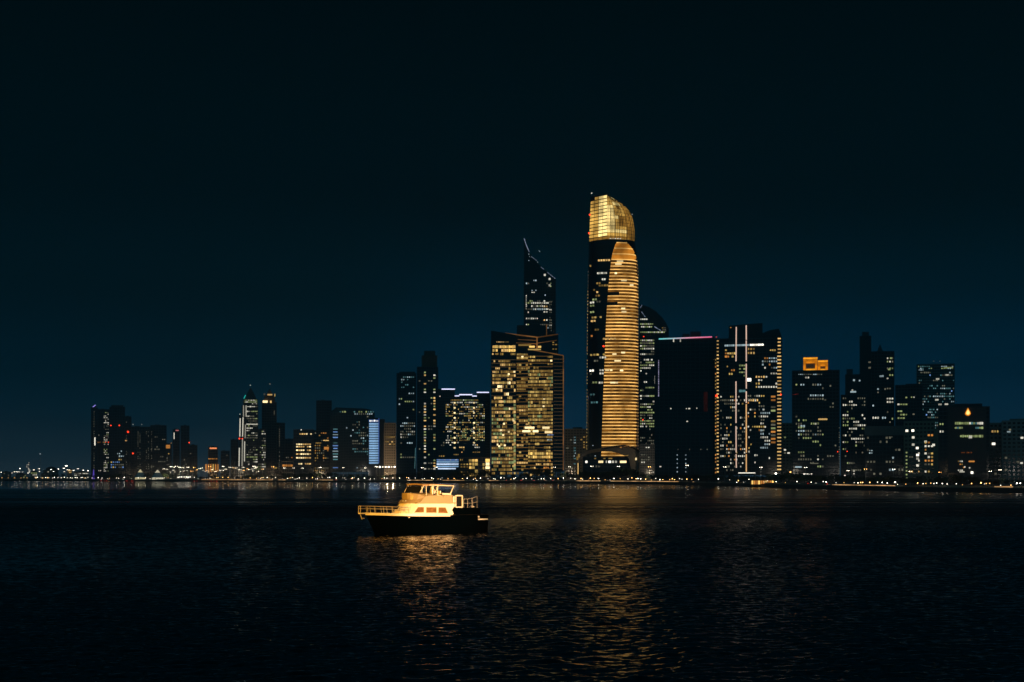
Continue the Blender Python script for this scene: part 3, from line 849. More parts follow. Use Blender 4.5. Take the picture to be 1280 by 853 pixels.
# ---- black slab and the bright barred tower
b = Building('black_slab_tower', 'black slab tower edged by a cyan to pink roof light', 'tower', 819, 897, 1330)
b.block(819, 896.8, 425, 30); b.frame(819, 896.8, 425, 4.6, 5.5, METAL_D, .16, .12, 30)
b.block(823, 893, 421.5, 24, 3, METAL_D, 'roof_house', py1=425); b.block(853, 862, 416.5, 10, 8, METAL_D, 'roof_house', py1=421.5); b.block(863, 876, 413.5, 10, 9, METAL_D, 'roof_house', py1=421.5)
b.mast(868, 414, 410.5, .2, 12)
for k in range(12):
    x0 = 823.5 + k * 5.55; t = k / 11
    c = (120 + 125 * min(1, t * 1.6), 225 - 110 * t, 225 - 70 * t)
    b.strip((x0, 424.1 - .22 * k), (x0 + 5.5, 423.9 - .22 * k), 1.5, lit('roof_led', c, .95, (.95, 1.05)), -.4)
for x in (842, 850.5): b.win(x, 426, 1.4, 3.6, W['white'], -.5, 'roof_light')
b.col(823.3, 451, 495, 2.2, 1.0, 1.5, lit('violet_dots', (175, 170, 205), .7), part='edge_light')
b.lamp(895.5, 421.5, .6, W['red'])
RIBR = lit('red_rib', (120, 60, 55), .35)
b.strip((882, 490), (882, 515), 5, lit('red_reflection_glow', (44, 18, 18), .5, (.9, 1), noise=.2), part='lit_sign')  # dull red reflection on the glass, put in as a glowing panel
for x, y, w in ((838.6, 511, 1.2), (858, 511, 1.2), (861.5, 511, 2.4), (871, 510.5, 1.2), (881.5, 510.5, 1.5), (881, 503, 1.2), (847.5, 562, 1), (862, 562, 1), (876, 562, 1), (884, 562, 1), (859, 527, 2)): b.win(x, y, w, 1.4, W['dim' if x > 880 or y > 560 else 'white'])
for x in (846.6, 857.2): b.col(x, 569, 590, 5, 1.3, 1.2, 'cool', part='lit_window')
b.win(825.5, 583.5, 2.4, 1.4, W['white']); b.done()
b = Building('barred_tower', 'dark tower with two tall light bars, a white cross bar and ladder lit edges', 'tower', 894, 977, 1300)
b.shape([(893.5, 594), (977, 594), (977, 421), (973.6, 411), (962, 413), (953.3, 416.5), (953, 404), (932, 405.5), (911, 407.5), (911, 423), (893.5, 424.5)], 30)
b.frame(893.5, 977, 424, 4.45, 4.6, METAL_D, .2, .15, 29)
for x in (919.9,):
    b.strip((920.4, 409), (920, 452), 1.35, STRIPV, -.3); b.strip((920, 477), (920, 529), 1.35, STRIPV, -.3); b.strip((920, 533), (920.2, 566), 1.3, STRIPV, -.3); b.strip((920.2, 568), (920.4, 585), 1.3, STRIPV, -.3)
for ya, yb in ((407, 425), (426, 452), (455, 486), (489.5, 504), (505.5, 566), (568, 590)): b.strip((932.8, ya), (932.9, yb), 1.35, STRIPV if ya < 500 else lit('strip_amber', (255, 196, 130), .85, (.9, 1.1)), -.3)
for k in range(20): b.win(906.8 + 2.45 * k, 432.3 - .06 * k, 2.1, 2.2, W['whiteb' if k > 12 else 'cool'], -.5, 'lit_sign')
for k in range(38):
    y = 426.5 + k * 4.42
    b.win(897.2, y, 2.4, 1.5, W['warm'], -.3, 'edge_light')
    b.win(974, y - 3, 3.6 + (1.2 if k > 4 else 0), 1.5, W['warm'], -.3, 'edge_light')
for k in range(33): 
    if random.random() < .75: b.win(894.6, 450 + k * 4.4, 1.4, 2, W['orange'] if random.random() < .5 else W['goldd'], -.3, 'edge_light')
b.lamp(895.6, 495, 1.5, W['red']); b.lamp(976, 493.5, 1.1, W['red']); b.lamp(913.5, 409.8, .8, W['orange'])
b.zone(906, 920, 436, 448, 3, 4.4, .85, [('gold', 2), ('warm', 2), ('orange', 1)], wf=.85, hf=.6); b.zone(934, 944, 434, 444, 3, 4.4, .6, ['goldd', 'warm']); b.zone(962, 970, 432, 440, 3, 4.4, .7, ['orange', 'gold'])
b.zone(923.5, 932, 455, 472, 2.9, 4.4, .55, [('green', 2), ('dim', 1)], wf=.9); b.zone(905, 919, 456, 470, 3, 4.4, .5, ['gold', 'orange', 'dim'])
b.zone(899, 907, 440, 444, 3, 4, .8, ['green']); b.zone(952, 972, 446, 462, 3, 4.4, .45, [('cool', 2), ('white', 1), ('orange', 1), ('dim', 1)])
b.zone(944, 972, 465, 486, 3, 4.4, .4, [('white', 2), ('warm', 2), ('gold', 1)]); b.win(936.5, 475, 5, 4, W['whiteb'])
b.zone(923.5, 932, 486, 492, 4, 4.4, .9, ['teal', 'cool'], wf=.9)
b.zone(900, 932, 494, 590, 2.4, 4.4, .38, [('white', 3), ('dim', 4), ('gold', 1), ('orange', 1)], cl=.3); b.zone(934, 956, 493, 540, 2.6, 4.4, .5, [('white', 2), ('orange', 1), ('gold', 2), ('dim', 2)], cl=.35)
b.zone(935, 948, 498, 503, 2.6, 4.4, 1, ['white', 'warm']); b.zone(950, 963, 510, 575, 2.4, 4.4, .22, [('white', 2), ('cool', 2), ('orange', .5)]); b.zone(935, 950, 540, 585, 2.6, 4.4, .12, ['white', 'gold'])
for k in range(20):
    if random.random() < .7: b.win(966.5, 496 + 4.4 * k, 5.4, 2.2, W[random.choice(['gold', 'orange', 'goldd', 'green', 'dim'])])
b.done()
b = simple('apartment_block', 'dim beige block squeezed right of the barred tower', 'building', 978, 990.5, 530, 1500, 20, frame=BEIGE, fpx=4, bpx=4, band=.5, pier=.4)
b.zone(979, 988, 545, 588, 4, 4, .2, ['dim', 'green', 'white']); b.done()

# ---- tower with the orange roof boxes
b = Building('boxed_roof_tower', 'dark tower with two floodlit orange boxes on its roof', 'tower', 990, 1050, 1200)
b.block(990.5, 1049, 464, 28); b.frame(990.5, 1049, 464, 4.4, 4.2, METAL_D, .3, .2, 28)
BOXO = surf('roof_box_render', (0.5, 0.4, 0.26), .8)
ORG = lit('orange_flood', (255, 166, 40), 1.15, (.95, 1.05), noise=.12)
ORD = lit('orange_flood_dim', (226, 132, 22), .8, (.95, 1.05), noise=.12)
for (x0, x1, y0, bb) in ((1004, 1022, 446.5, 3), (1022.3, 1035, 450, 4)):
    b.block(x0, x1, y0, 12, bb, BOXO, 'roof_box', py1=464)
    g = .6
    w_ = x1 - x0
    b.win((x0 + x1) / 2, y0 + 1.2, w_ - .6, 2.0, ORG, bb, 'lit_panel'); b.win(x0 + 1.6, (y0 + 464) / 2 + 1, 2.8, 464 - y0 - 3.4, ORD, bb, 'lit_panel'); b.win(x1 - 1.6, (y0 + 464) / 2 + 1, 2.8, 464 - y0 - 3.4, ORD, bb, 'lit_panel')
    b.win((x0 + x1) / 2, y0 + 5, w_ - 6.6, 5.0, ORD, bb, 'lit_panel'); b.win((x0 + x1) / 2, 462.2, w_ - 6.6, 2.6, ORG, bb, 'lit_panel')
b.zone(997.5, 1028, 467, 469.5, 2.4, 2, .75, ['cool', 'dim']); b.zone(994, 1030, 470, 590, 3, 4.4, .24, [('dim', 5), ('green', 2), ('cool', 1), ('white', 1)], cl=.5, rows=.9); b.zone(1030, 1046, 476, 590, 3, 4.4, .05, ['dim'])
b.win(1028.5, 524.3, 11, 2, W['warm']); b.zone(1013, 1024, 523, 532, 3, 4.4, .9, ['green', 'white']); b.zone(997, 1010, 530, 536, 3, 4.4, .6, ['cool', 'dim'])
for k in range(5): b.lamp(991 + 1.6 * k, 493.6 - .2 * k, .45, lit('dim_red', (150, 45, 35), .6))
b.win(998, 584, 8, 1.8, W['cool']); b.win(1018.5, 579.5, 9, 1.2, W['dim']); b.lamp(1047, 565, .6, W['red'])
b.col(1049.2, 535, 592, 3, 1.2, 1.1, 'dim', part='edge_light', p=.8); b.done()
# ---- right hand group
b = Building('tower', 'stepped dark tower beside the tower with orange roof boxes', 'tower', 1051, 1083, 1380)
b.block(1051.5, 1083, 494, 26); b.block(1056.5, 1077, 468, 20, 3); b.block(1058, 1066, 461, 8, 8, METAL_D, 'roof_house'); b.frame(1051.5, 1083, 494, 4, 3.8, METAL_D, .25, .2, 26)
b.zone(1053, 1082, 496, 555, 2.6, 4.2, .36, [('white', 3), ('green', 1), ('dim', 3)], rows=.9); b.zone(1064, 1076, 470, 494, 2.8, 4, .12, ['cool', 'white']); b.win(1067.5, 475.5, 2.4, 2.4, W['cool']); b.win(1066.5, 490, 7, 2, W['cool'])
b.zone(1053, 1082, 555, 590, 2.6, 4.2, .15, ['dim', 'green']); b.lamp(1059, 564.5, .6, W['red']); b.done()
b = Building('tower', 'tallest dark tower of the right hand group with a thin chimney block', 'tower', 1074, 1118, 1420)
b.block(1074.5, 1089, 420, 18, 2); b.block(1077.5, 1086, 414.5, 10, 5, METAL_D, 'roof_house', py1=420); b.block(1089, 1117.5, 440, 26)
(a, z), (a2, _), (_, zt) = b.az(1096, 440), b.az(1104, 440), b.az(1100, 430)
mb = MB(); mb.loft([[(a, 4, z), (a2, 4, z), (a2, 14, z), (a, 14, z)], [((a + a2) / 2 - .3, 8, zt), ((a + a2) / 2 + .3, 8, zt), ((a + a2) / 2 + .3, 9, zt), ((a + a2) / 2 - .3, 9, zt)]], METAL_D); mb.build('spire', b.root)
b.frame(1089, 1117.5, 440, 4, 3.8, METAL_D, .25, .2, 26)
for x, y in ((1087, 453), (1087, 460), (1114, 448), (1111.5, 462)): b.win(x, y, 3, 2, W['dim' if x < 1090 else 'green'])
b.zone(1108, 1117, 446, 530, 2.8, 4.2, .45, [('green', 2), ('white', 2), ('dim', 2)]); b.zone(1090, 1108, 468, 530, 2.8, 4.2, .16, ['cool', 'dim']); b.zone(1090, 1108, 520, 530, 2.8, 4.2, .4, ['white', 'cool']); b.win(1102, 470.5, 5, 2.2, W['cool']); b.done()
b = simple('apartment_block', 'low dark block with a pale parapet in front of the right hand towers', 'building', 1081, 1131, 533.5, 1100, 22, frame=METAL_D, fpx=5, bpx=4.5)
b.block(1080.6, 1131.4, 533, 23, -.5, CONC, 'parapet', py1=544.5)
b.zone(1083, 1130, 545, 595, 4, 5, .14, [('dim', 3), ('cool', 1)]); b.zone(1086, 1091, 562, 568, 2.5, 3, .8, ['cool']); b.zone(1108, 1116, 545, 548, 3, 3, .7, ['dim']); b.zone(1066, 1069, 584, 594, 3, 3.5, .9, ['white']); b.done()
b = simple('tower', 'dark tower with greenish window rows behind the pale parapet block', 'tower', 1119.5, 1153, 482, 1350, 24, fpx=4.2, bpx=3.6)
b.block(1132, 1146, 479.5, 10, 6, METAL_D, 'roof_house')
b.zone(1121.5, 1134.5, 495, 525, 3, 4.2, .6, [('green', 4), ('white', 1)], wf=.75, hf=.45); b.zone(1138, 1144, 495, 502, 3, 3.6, .9, ['green', 'white']); b.win(1142, 518, 2.4, 1.8, W['dim']); b.done()
b = simple('office_tower', 'hazy blue tower freckled with small cool lights at the right', 'tower', 1146, 1193, 456, 1650, 30, glass=GLASS_T, frame=CONC, fpx=3.4, bpx=3, band=.3, pier=.12)
for x in (1167, 1175): b.mast(x, 456, 451.5, .3, 8, W['dim'])
b.zone(1147, 1192, 457, 462, 2.6, 3.2, .5, [('cool', 2), ('green', 1), ('teal', 2)]); b.zone(1148, 1193, 461, 560, 2.3, 3.3, .3, [('cool', 3), ('teal', 5), ('blue', 1), ('dim', 3)], cl=.3, rows=.8); b.win(1185.5, 460, 11, 1.8, W['green'])
for x, y in ((1171, 500), (1175, 505.8), (1183, 505.5), (1184, 469), (1172, 474)): b.win(x, y, 4, 1.9, W['white'])
b.done()
b = Building('apartment_block', 'beige apartment block with warm and white windows left of the flame sign block', 'building', 1130, 1175, 1050)
b.block(1130.5, 1168, 528, 22); b.frame(1130.5, 1168, 528, 5.2, 4.6, BEIGE, .5, .35, 22, out=.5); b.block(1168.2, 1173.6, 536, 20, 1, BEIGE, 'stair_tower')
for x, y, m in ((1133.6, 538.7, 'whiteb'), (1141, 538.5, 'whiteb'), (1141.5, 547, 'white'), (1146.6, 560.3, 'whiteb'), (1147, 569, 'whiteb'), (1141.5, 556, 'white'), (1147, 573.5, 'white'), (1147, 582, 'white'), (1157, 552.3, 'white'), (1167, 556.4, 'white')): b.win(x, y, 3.2, 2.8, W[m])
b.zone(1136, 1150, 560, 592, 2.9, 4.4, .45, [('white', 3), ('warm', 2), ('dim', 2)]); b.zone(1155, 1167, 542, 592, 4, 4.4, .55, [('orange', 2), ('gold', 2), ('dim', 2), ('white', 1)])
b.col(1133.2, 566, 598, 4.6, 2, 1.8, 'green', part='lit_window', p=.9); b.done()
b = Building('logo_office_block', 'dark office block with a glowing flame emblem and three green white window rows', 'office', 1173, 1237, 930)
b.block(1173.5, 1236.5, 509.5, 26); b.frame(1173.5, 1236.5, 509.5, 5.2, 5, METAL_D, .2, .16, 26); b.block(1185, 1233, 509, 24, -.9, METAL_D, 'front_panel', py1=590); b.block(1193, 1228, 504.5, 12, 6, METAL_D, 'roof_house', py1=509.5)
FL = lit('flame_emblem', (255, 214, 120), 1.5, (.95, 1.05)); FL2 = lit('flame_emblem_edge', (255, 150, 40), .9, (.95, 1.05))
drop = [(0, 4.6), (.9, 2.6), (2.2, .4), (2.8, -1.6), (2.1, -3.2), (.6, -4.0), (-.8, -4.0), (-2.4, -3.2), (-2.9, -1.5), (-2.1, .6), (-.9, 2.7)]
(a, z) = b.az(1210, 515.3); q = b.ppm
mb = MB(); mb.prism([(a + x * q * 1.2, z + y_ * q * 1.15) for x, y_ in reversed(drop)], -1.5, -1.2, FL2); e_ = mb.build('emblem', b.root)
mb = MB(); mb.prism([(a + x * q * .75, z + (y_ - .3) * q * .78) for x, y_ in reversed(drop)], -1.8, -1.55, FL); mb.build('emblem_core', e_)
b.zone(1193.5, 1229, 527.3, 531.5, 2.6, 4, .97, [('green', 4), ('teal', 1), ('white', 1)], wf=.9, hf=.7, b0=-.9); b.zone(1193.5, 1229, 533, 537.2, 2.6, 4, .85, [('green', 3), ('teal', 2)], wf=.9, hf=.6, b0=-.9); b.zone(1200, 1229, 543.5, 547.5, 2.6, 4, .8, [('green', 4), ('white', 1)], wf=.9, hf=.7, b0=-.9)
b.win(1213, 546.5, 4, 3.4, W['white'], -1.0); b.zone(1174, 1180, 528, 542, 3, 4.2, .5, ['green', 'white'])
SG = lit('faint_sign', (150, 82, 40), .5)
for k, (w_, h_) in enumerate(((.8, 1.8), (1.3, 1.3), (1.3, 1.3), (0, 0), (1.4, 1.9), (1.2, 1.3), (.7, 1.3), (1.1, 1.7))):
    if w_: b.win(1202 + 1.75 * k, 566, w_, h_, SG, -.9, 'sign_letter')
b.zone(1197, 1206, 575, 590, 2.3, 3.4, .6, [('orange', 3), ('goldd', 2), ('white', 1)], b0=-.9); b.win(1214.5, 577, 7, 1.8, W['orange'], -.9); b.win(1215, 591, 3, 3, W['whiteb'], -.9); b.win(1202.5, 590, 6, 1.6, W['white'], -.9); b.win(1206, 584, 1.5, 1.5, W['white'], -.9); b.win(1212, 585, 1.6, 1.6, W['white'], -.9)
b.done()
b = simple('apartment_block', 'narrow grey apartment block right of the flame sign block', 'building', 1237, 1252.3, 530, 960, 20, frame=PALE, fpx=5, bpx=4.6, band=.5, pier=.4)
b.zone(1239, 1252, 537, 542, 3, 4, .8, ['warm', 'gold']); b.win(1242, 555, 4, 3, W['whiteb']); b.zone(1238, 1251, 550, 595, 4.6, 5, .12, ['cool', 'dim']); b.done()
b = simple('apartment_block', 'wide grey apartment block with dark window grid at the right edge', 'building', 1253, 1300, 527, 940, 24, frame=PALE, fpx=5, bpx=5.4, band=.45, pier=.42)
b.block(1262, 1300, 523.5, 16, 4, CONC, 'roof_house', py1=527)
b.zone(1255, 1280, 535, 595, 5.4, 5, .08, ['white', 'dim']); b.win(1261, 540, 4, 1.6, W['cool']); b.win(1277, 579, 3, 2, W['white']); b.done()

# ------------------------------------------------------------------ shoreline
WL = [(-700, 600.4), (-200, 600.9), (0, 601.3), (110, 601.8), (200, 602.2), (330, 602.8), (500, 603.4), (650, 604.2), (750, 604.9), (850, 606.2), (950, 609.0), (1050, 612.4), (1150, 614.8), (1280, 616.6), (1420, 618.5), (1900, 622)]


def shore(px, d=0.0, z=0.0):
    y = lerp(WL, px)
    D = EYE * FOC / (y - HOR) + d
    return ((px - MID) / FOC * D, D, z)


def ribbon(name, d0, d1, z0, z1, m, p0=-700, p1=1900, step=20, parent=None):
    mb = MB(); n = int((p1 - p0) / step) + 1
    vs = []
    for i in range(n + 1):
        px = p0 + (p1 - p0) * i / n
        f, g = shore(px, d0), shore(px, d1)
        vs += [(f[0], f[1], z0), (f[0], f[1], z1), (g[0], g[1], z1), (g[0], g[1], z0)]
    fs = []
    for i in range(n):
        o, p = 4 * i, 4 * i + 4
        fs += [(o, p, p + 1, o + 1), (o + 1, p + 1, p + 2, o + 2), (o + 2, p + 2, p + 3, o + 3)]
    fs += [(0, 1, 2, 3), (4 * n + 3, 4 * n + 2, 4 * n + 1, 4 * n)]
    mb.add(vs, fs, m)
    return mb.build(name, parent)


# ground sheet of the city
mb = MB(); vs = []; n = 130
for i in range(n + 1):
    px = -700 + 2600 * i / n
    f = shore(px, 1.0); vs += [(f[0], f[1], GZ), (f[0] * 8500 / f[1], 8500, GZ)]
mb.add(vs, [(2 * i, 2 * i + 2, 2 * i + 3, 2 * i + 1) for i in range(n)], SAND)
mb.build('ground', kind='structure')
tag(ribbon('seawall', 0, 1.2, -1.5, GZ - .1, WALLM), 'dark stone seawall running along the whole city shore', 'seawall')
o = ribbon('promenade', 1.0, 11, GZ - .3, GZ + .06, PROM); o['kind'] = 'structure'
tag(ribbon('parapet_wall', 11.2, 11.7, GZ - .2, GZ + .95, PROM), 'low pale wall along the back of the shore promenade', 'wall')
o = ribbon('kerb', 39.4, 39.8, GZ - .2, GZ + .13, CONC); o['kind'] = 'structure'
o = ribbon('road', 40, 62, GZ - .3, GZ + .02, ASPH); o['kind'] = 'structure'
mb = MB()
for lane in (47.3, 54.6):
    for k in range(300):
        px = -100 + k * 5
        p, q = shore(px, lane, GZ + .026), shore(px + 1.6, lane, GZ + .026)
        p2, q2 = shore(px, lane + .25, GZ + .026), shore(px + 1.6, lane + .25, GZ + .026)
        mb.add([p, q, q2, p2], [(0, 1, 2, 3)], PAINTW)
mb.build('road_markings', kind='structure')

REG = [(0, 'the low port lights at the far left'), (112, 'the far left cluster of towers'), (212, 'the orange lit hotel'), (292, 'the twin spired towers'), (366, 'the black office with pale yellow rows'), (412, 'the wide teal glass office'), (459, 'the slim pale blue front'), (478, 'the floodlit beige block'), (495, 'the dark green glass tower'), (520, 'the brown crowned tower'), (546, 'the blue white podium'), (574, 'the gold speckled hotel'), (613, 'the gold office block'), (705, 'the beige mid rise block'), (727, 'the golden tower'), (800, 'the sail topped tower'), (819, 'the black slab tower'), (894, 'the tower with two light bars'), (978, 'the tower with orange roof boxes'), (1050, 'the stepped dark tower'), (1080, 'the pale parapet block'), (1130, 'the beige apartment block'), (1174, 'the flame sign block'), (1236, 'the grey apartment blocks at the right edge')]


def region(px):
    r = REG[0][1]
    for x, n in REG:
        if px >= x: r = n
    return r


# warm light line on the quay edge
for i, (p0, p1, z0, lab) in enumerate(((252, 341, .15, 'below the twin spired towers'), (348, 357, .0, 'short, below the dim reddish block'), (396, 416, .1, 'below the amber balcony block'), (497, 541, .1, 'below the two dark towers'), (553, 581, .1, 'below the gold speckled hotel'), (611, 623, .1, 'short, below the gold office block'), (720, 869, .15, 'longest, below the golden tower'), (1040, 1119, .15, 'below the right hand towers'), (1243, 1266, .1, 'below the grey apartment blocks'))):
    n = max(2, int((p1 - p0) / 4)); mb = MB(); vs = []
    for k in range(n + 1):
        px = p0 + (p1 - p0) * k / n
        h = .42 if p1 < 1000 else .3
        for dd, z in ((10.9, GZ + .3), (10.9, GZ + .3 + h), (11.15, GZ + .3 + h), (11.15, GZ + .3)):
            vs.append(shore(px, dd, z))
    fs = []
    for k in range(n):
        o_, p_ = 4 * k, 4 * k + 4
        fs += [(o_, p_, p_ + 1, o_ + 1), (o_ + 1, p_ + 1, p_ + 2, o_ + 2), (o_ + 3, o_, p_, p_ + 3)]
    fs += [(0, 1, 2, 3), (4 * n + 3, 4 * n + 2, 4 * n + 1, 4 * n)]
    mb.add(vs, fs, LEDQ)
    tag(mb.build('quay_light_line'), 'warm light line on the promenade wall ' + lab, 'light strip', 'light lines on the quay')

# ------------------------------------------------------------------ lamps
def lamp_proto(name, h, arm, r, m, post=STEEL):
    t = thing(name, '', 'street lamp')
    mb = MB(); mb.bar((0, 0, 0), (0, 0, h), .09 if h < 6 else .16, post, 6, .06 if h < 6 else .1)
    if arm:
        for q in (-1, 1): mb.bar((0, 0, h - .1), (q * arm, 0, h + .25), .06, post)
    mb.build('post', t)
    for q in ((-1, 1) if arm else (0,)):
        mb = MB(); mb.ball((q * arm, 0, h + (.1 if arm else r * .9)), r, m, 8, 5, .6 if arm else 1); mb.build('lamp_head', t)
    return t


low_w = lamp_proto('promenade_lamp', 2.4, 0, .33, LAMPW)
low_y = lamp_proto('promenade_lamp', 2.4, 0, .33, LAMPY)
tall_w = lamp_proto('street_lamp', 14, .9, .27, LAMPS)
tall_y = lamp_proto('street_lamp', 14, .9, .27, LAMPT)
port_w = lamp_proto('floodlight_mast', 15, .7, .55, LAMPW)
used = set()


def put(proto, px, d, z, label, group, rz=0.0, sc=1.0):
    loc = shore(px, d, z)
    if proto.name not in used:
        used.add(proto.name)
        proto.location = loc; proto.rotation_euler = (0, 0, rz); proto.scale = (sc, sc, sc)
        proto['label'] = label; proto['group'] = group
        return proto
    return dup(proto, loc, rz, sc, label, group)


x = 101.0
while x < 1282:
    gap = 5.6 if x < 870 else 8.5
    if 868 < x < 902 or 968 < x < 1003: gap = 16
    warm = random.random() < (.55 if any(a0 <= x <= a1 for a0, a1 in ((252, 341), (497, 581), (720, 869), (1040, 1119), (1180, 1280))) else .2)
    put(low_y if warm else low_w, x, random.uniform(4.5, 8.5), GZ + .06, ('amber' if warm else 'white') + ' globe lamp on the shore promenade before ' + region(x), 'globe lamps on the shore promenade', 0, random.uniform(.6, 1.35) * (.62 if x > 950 else .85 if x > 870 else 1))
    x += gap * random.uniform(.25, 1.75)
talls = [214, 217.5, 220.5, 224, 228.5, 235, 243, 252, 262, 279, 295, 304, 317.5, 319.3, 341, 356, 367, 378, 400, 429, 457, 470, 528, 545, 626, 645, 657, 693, 712, 740, 773, 812, 830, 859, 906, 951, 1007, 1060, 1082, 1117, 1138, 1175, 1238, 1250]
for i, x in enumerate(talls):
    yl = x in (243, 262, 341, 812, 1175, 1082)
    d = random.uniform(37, 39); D_ = shore(x)[1]
    hpx = {1138: 13, 1238: 14, 1250: 11, 1175: 15}.get(x, 17 if x > 900 else 18.5)
    hgt = (lerp(WL, x) - 1.8 - 583 if x < 900 else hpx) * D_ / FOC if x < 900 else hpx * 1.35 * D_ / FOC
    put(tall_y if yl else tall_w, x, d, GZ, ('amber' if yl else 'white') + ' street lamp by the shore road before ' + region(x), 'tall street lamps along the shore road', random.uniform(-.4, .4), max(.6, hgt / 14.5) * random.uniform(.86, 1.04))
for k in range(34):
    x = 205 + k * 3.7 + random.uniform(-1.2, 1.2)
    d = random.uniform(125, 240); D_ = shore(x, d)[1]; top = random.uniform(583.5, 590)
    put(tall_y if random.random() < .3 else tall_w, x, d, GZ, 'pale street lamp in the cluster inland of ' + region(x), 'street lamps inland of the far left shore', random.uniform(-.5, .5), max(.5, (EYE - GZ + (HOR - top) / FOC * D_) / 14.6))
# added red lamps on the sea wall, standing in for red water reflections
for x in (126.3, 130.5, 133.4, 157.7, 159, 164.5, 166, 242.8, 246.3, 264, 267.5, 271):
    p = shore(x, -.25, .75)
    t = thing('glint_lamp', 'small added red glint on the seawall before ' + region(x), 'red glint', p, 0, 'added red glints on the seawall')
    mb = MB(); mb.bar((0, .3, 0), (0, -.2, .1), .08, STEEL); mb.build('bracket', t)
    mb = MB(); mb.ball((0, -.35, .1), .5, RED_GLINT); mb.build('lamp_head', t)
# added unseen spots inland of the shore lamps, aimed at the fronts
for x, col, e in ((170, (1, .72, .42), 5000), (205, (1, .8, .5), 6000), (232, (1, .85, .6), 7000), (262, (1, .55, .2), 8000), (300, (1, .8, .55), 5000), (341, (1, .7, .4), 5000), (400, (1, .75, .45), 5000), (457, (1, .9, .75), 3500), (626, (1, .8, .5), 3500), (712, (1, .78, .5), 7000), (812, (1, .8, .55), 4000), (985, (1, .85, .65), 4000), (1060, (1, .9, .75), 3500), (1138, (1, .9, .7), 1300), (1180, (1, .72, .4), 700), (1262, (1, .9, .75), 3200), (1300, (1, .88, .7), 2600)):
    L = bpy.data.lights.new('front_fill', 'SPOT'); L.color = col; L.energy = e * (4.2 if x < 880 else 1.2); L.shadow_soft_size = .5; L.spot_size = R(165); L.spot_blend = 1
    o = bpy.data.objects.new('front_fill', L); COL.objects.link(o); o.location = shore(x, 95, 12.5); o.rotation_euler = (R(100), 0, 0)
# floodlights at the foot of the beige block
for k in range(7):
    x = 471 + 3.7 * k
    bx, by = FLOODLIT.c
    D_ = 1790; z = 5.0 + 7.5
    xw = (x - MID) / FOC * D_
    t = thing('floodlight', 'white floodlight in the row at the foot of the beige block', 'floodlight', (xw, D_, GZ), 0, 'floodlights at the foot of the beige block')
    mb = MB(); mb.bar((0, 0, 0), (0, 0, 16.2), .18, STEEL); mb.build('post', t)
    mb = MB(); mb.ball((0, 0, 16.9), .9, LAMPW, 8, 5); mb.build('lamp_head', t)
for k in range(2):
    L = bpy.data.lights.new('flood', 'POINT'); L.color = (1, .68, .38); L.energy = 15000; L.shadow_soft_size = .6
    o = bpy.data.objects.new('flood', L); COL.objects.link(o); o.location = ((484 + 7 * k - MID) / FOC * 1805, 1805, 12)

# ------------------------------------------------------------------ trees
def crown_mesh(seed, leaf):
    r = random.Random(seed); mb = MB()
    blobs = [(r.uniform(-2.3, 2.3), r.uniform(-2.3, 2.3), r.uniform(4.2, 8.0), r.uniform(1.5, 2.5)) for _ in range(9)]
    for bx, by, bz, br in blobs:
        for _ in range(46):
            v = Vector((r.gauss(0, 1), r.gauss(0, 1), r.gauss(0, 1))).normalized() * br * r.uniform(.55, 1.05)
            c = Vector((bx, by, bz)) + Vector((v.x, v.y, v.z * .8))
            u = Vector((r.gauss(0, 1), r.gauss(0, 1), r.gauss(0, 1))).normalized()
            w = u.orthogonal().normalized(); s_ = r.uniform(.28, .6)
            mb.add([c - u * s_, c + w * s_ * .55, c + u * s_, c - w * s_ * .55], [(0, 1, 2, 3)], leaf)
    return mb


def tree_proto(seed):
    r = random.Random(seed * 3 + 1)
    t = thing('shade_tree', '', 'tree')
    mb = MB(); mb.bar((0, 0, 0), (.1, 0, 3.2), .28, BARK, 7, .2)
    for k in range(5):
        an = k * 1.26 + r.random(); mb.bar((.1, 0, 2.6 + .2 * k), (math.cos(an) * 1.8, math.sin(an) * 1.8, 5.2 + .3 * k), .12, BARK, 5, .05)
    mb.build('trunk', t); crown_mesh(seed, LEAF if seed % 2 else LEAF2).build('crown', t)
    return t


def palm_proto(seed):
    r = random.Random(seed)
    t = thing('date_palm', '', 'palm')
    mb = MB(); mb.bar((0, 0, 0), (.15, .1, 7.2), .26, BARK, 8, .2); mb.build('trunk', t)
    mb = MB()
    for k in range(22):
        an = k * 2.4 + r.uniform(-.2, .2); up = r.uniform(-.2, 1.1); L_ = r.uniform(2.4, 3.2); pts = []
        for j in range(6):
            s_ = j / 5; pts.append(Vector((.15 + math.cos(an) * L_ * s_ * (1 - .15 * s_), .1 + math.sin(an) * L_ * s_ * (1 - .15 * s_), 7.2 + up * 2 * s_ - 2.6 * s_ * s_)))
        side = Vector((-math.sin(an), math.cos(an), 0))
        for j in range(5):
            for q in (-1, 1):
                w0, w1 = (.1 + .45 * math.sin(math.pi * min(1, j / 5 + .1))), (.1 + .45 * math.sin(math.pi * min(1, (j + 1) / 5 + .1)))
                mb.add([pts[j], pts[j + 1], pts[j + 1] + side * q * w1 + Vector((0, 0, -.25)), pts[j] + side * q * w0 + Vector((0, 0, -.25))], [(0, 1, 2, 3)], LEAF)
    mb.build('crown', t)
    return t


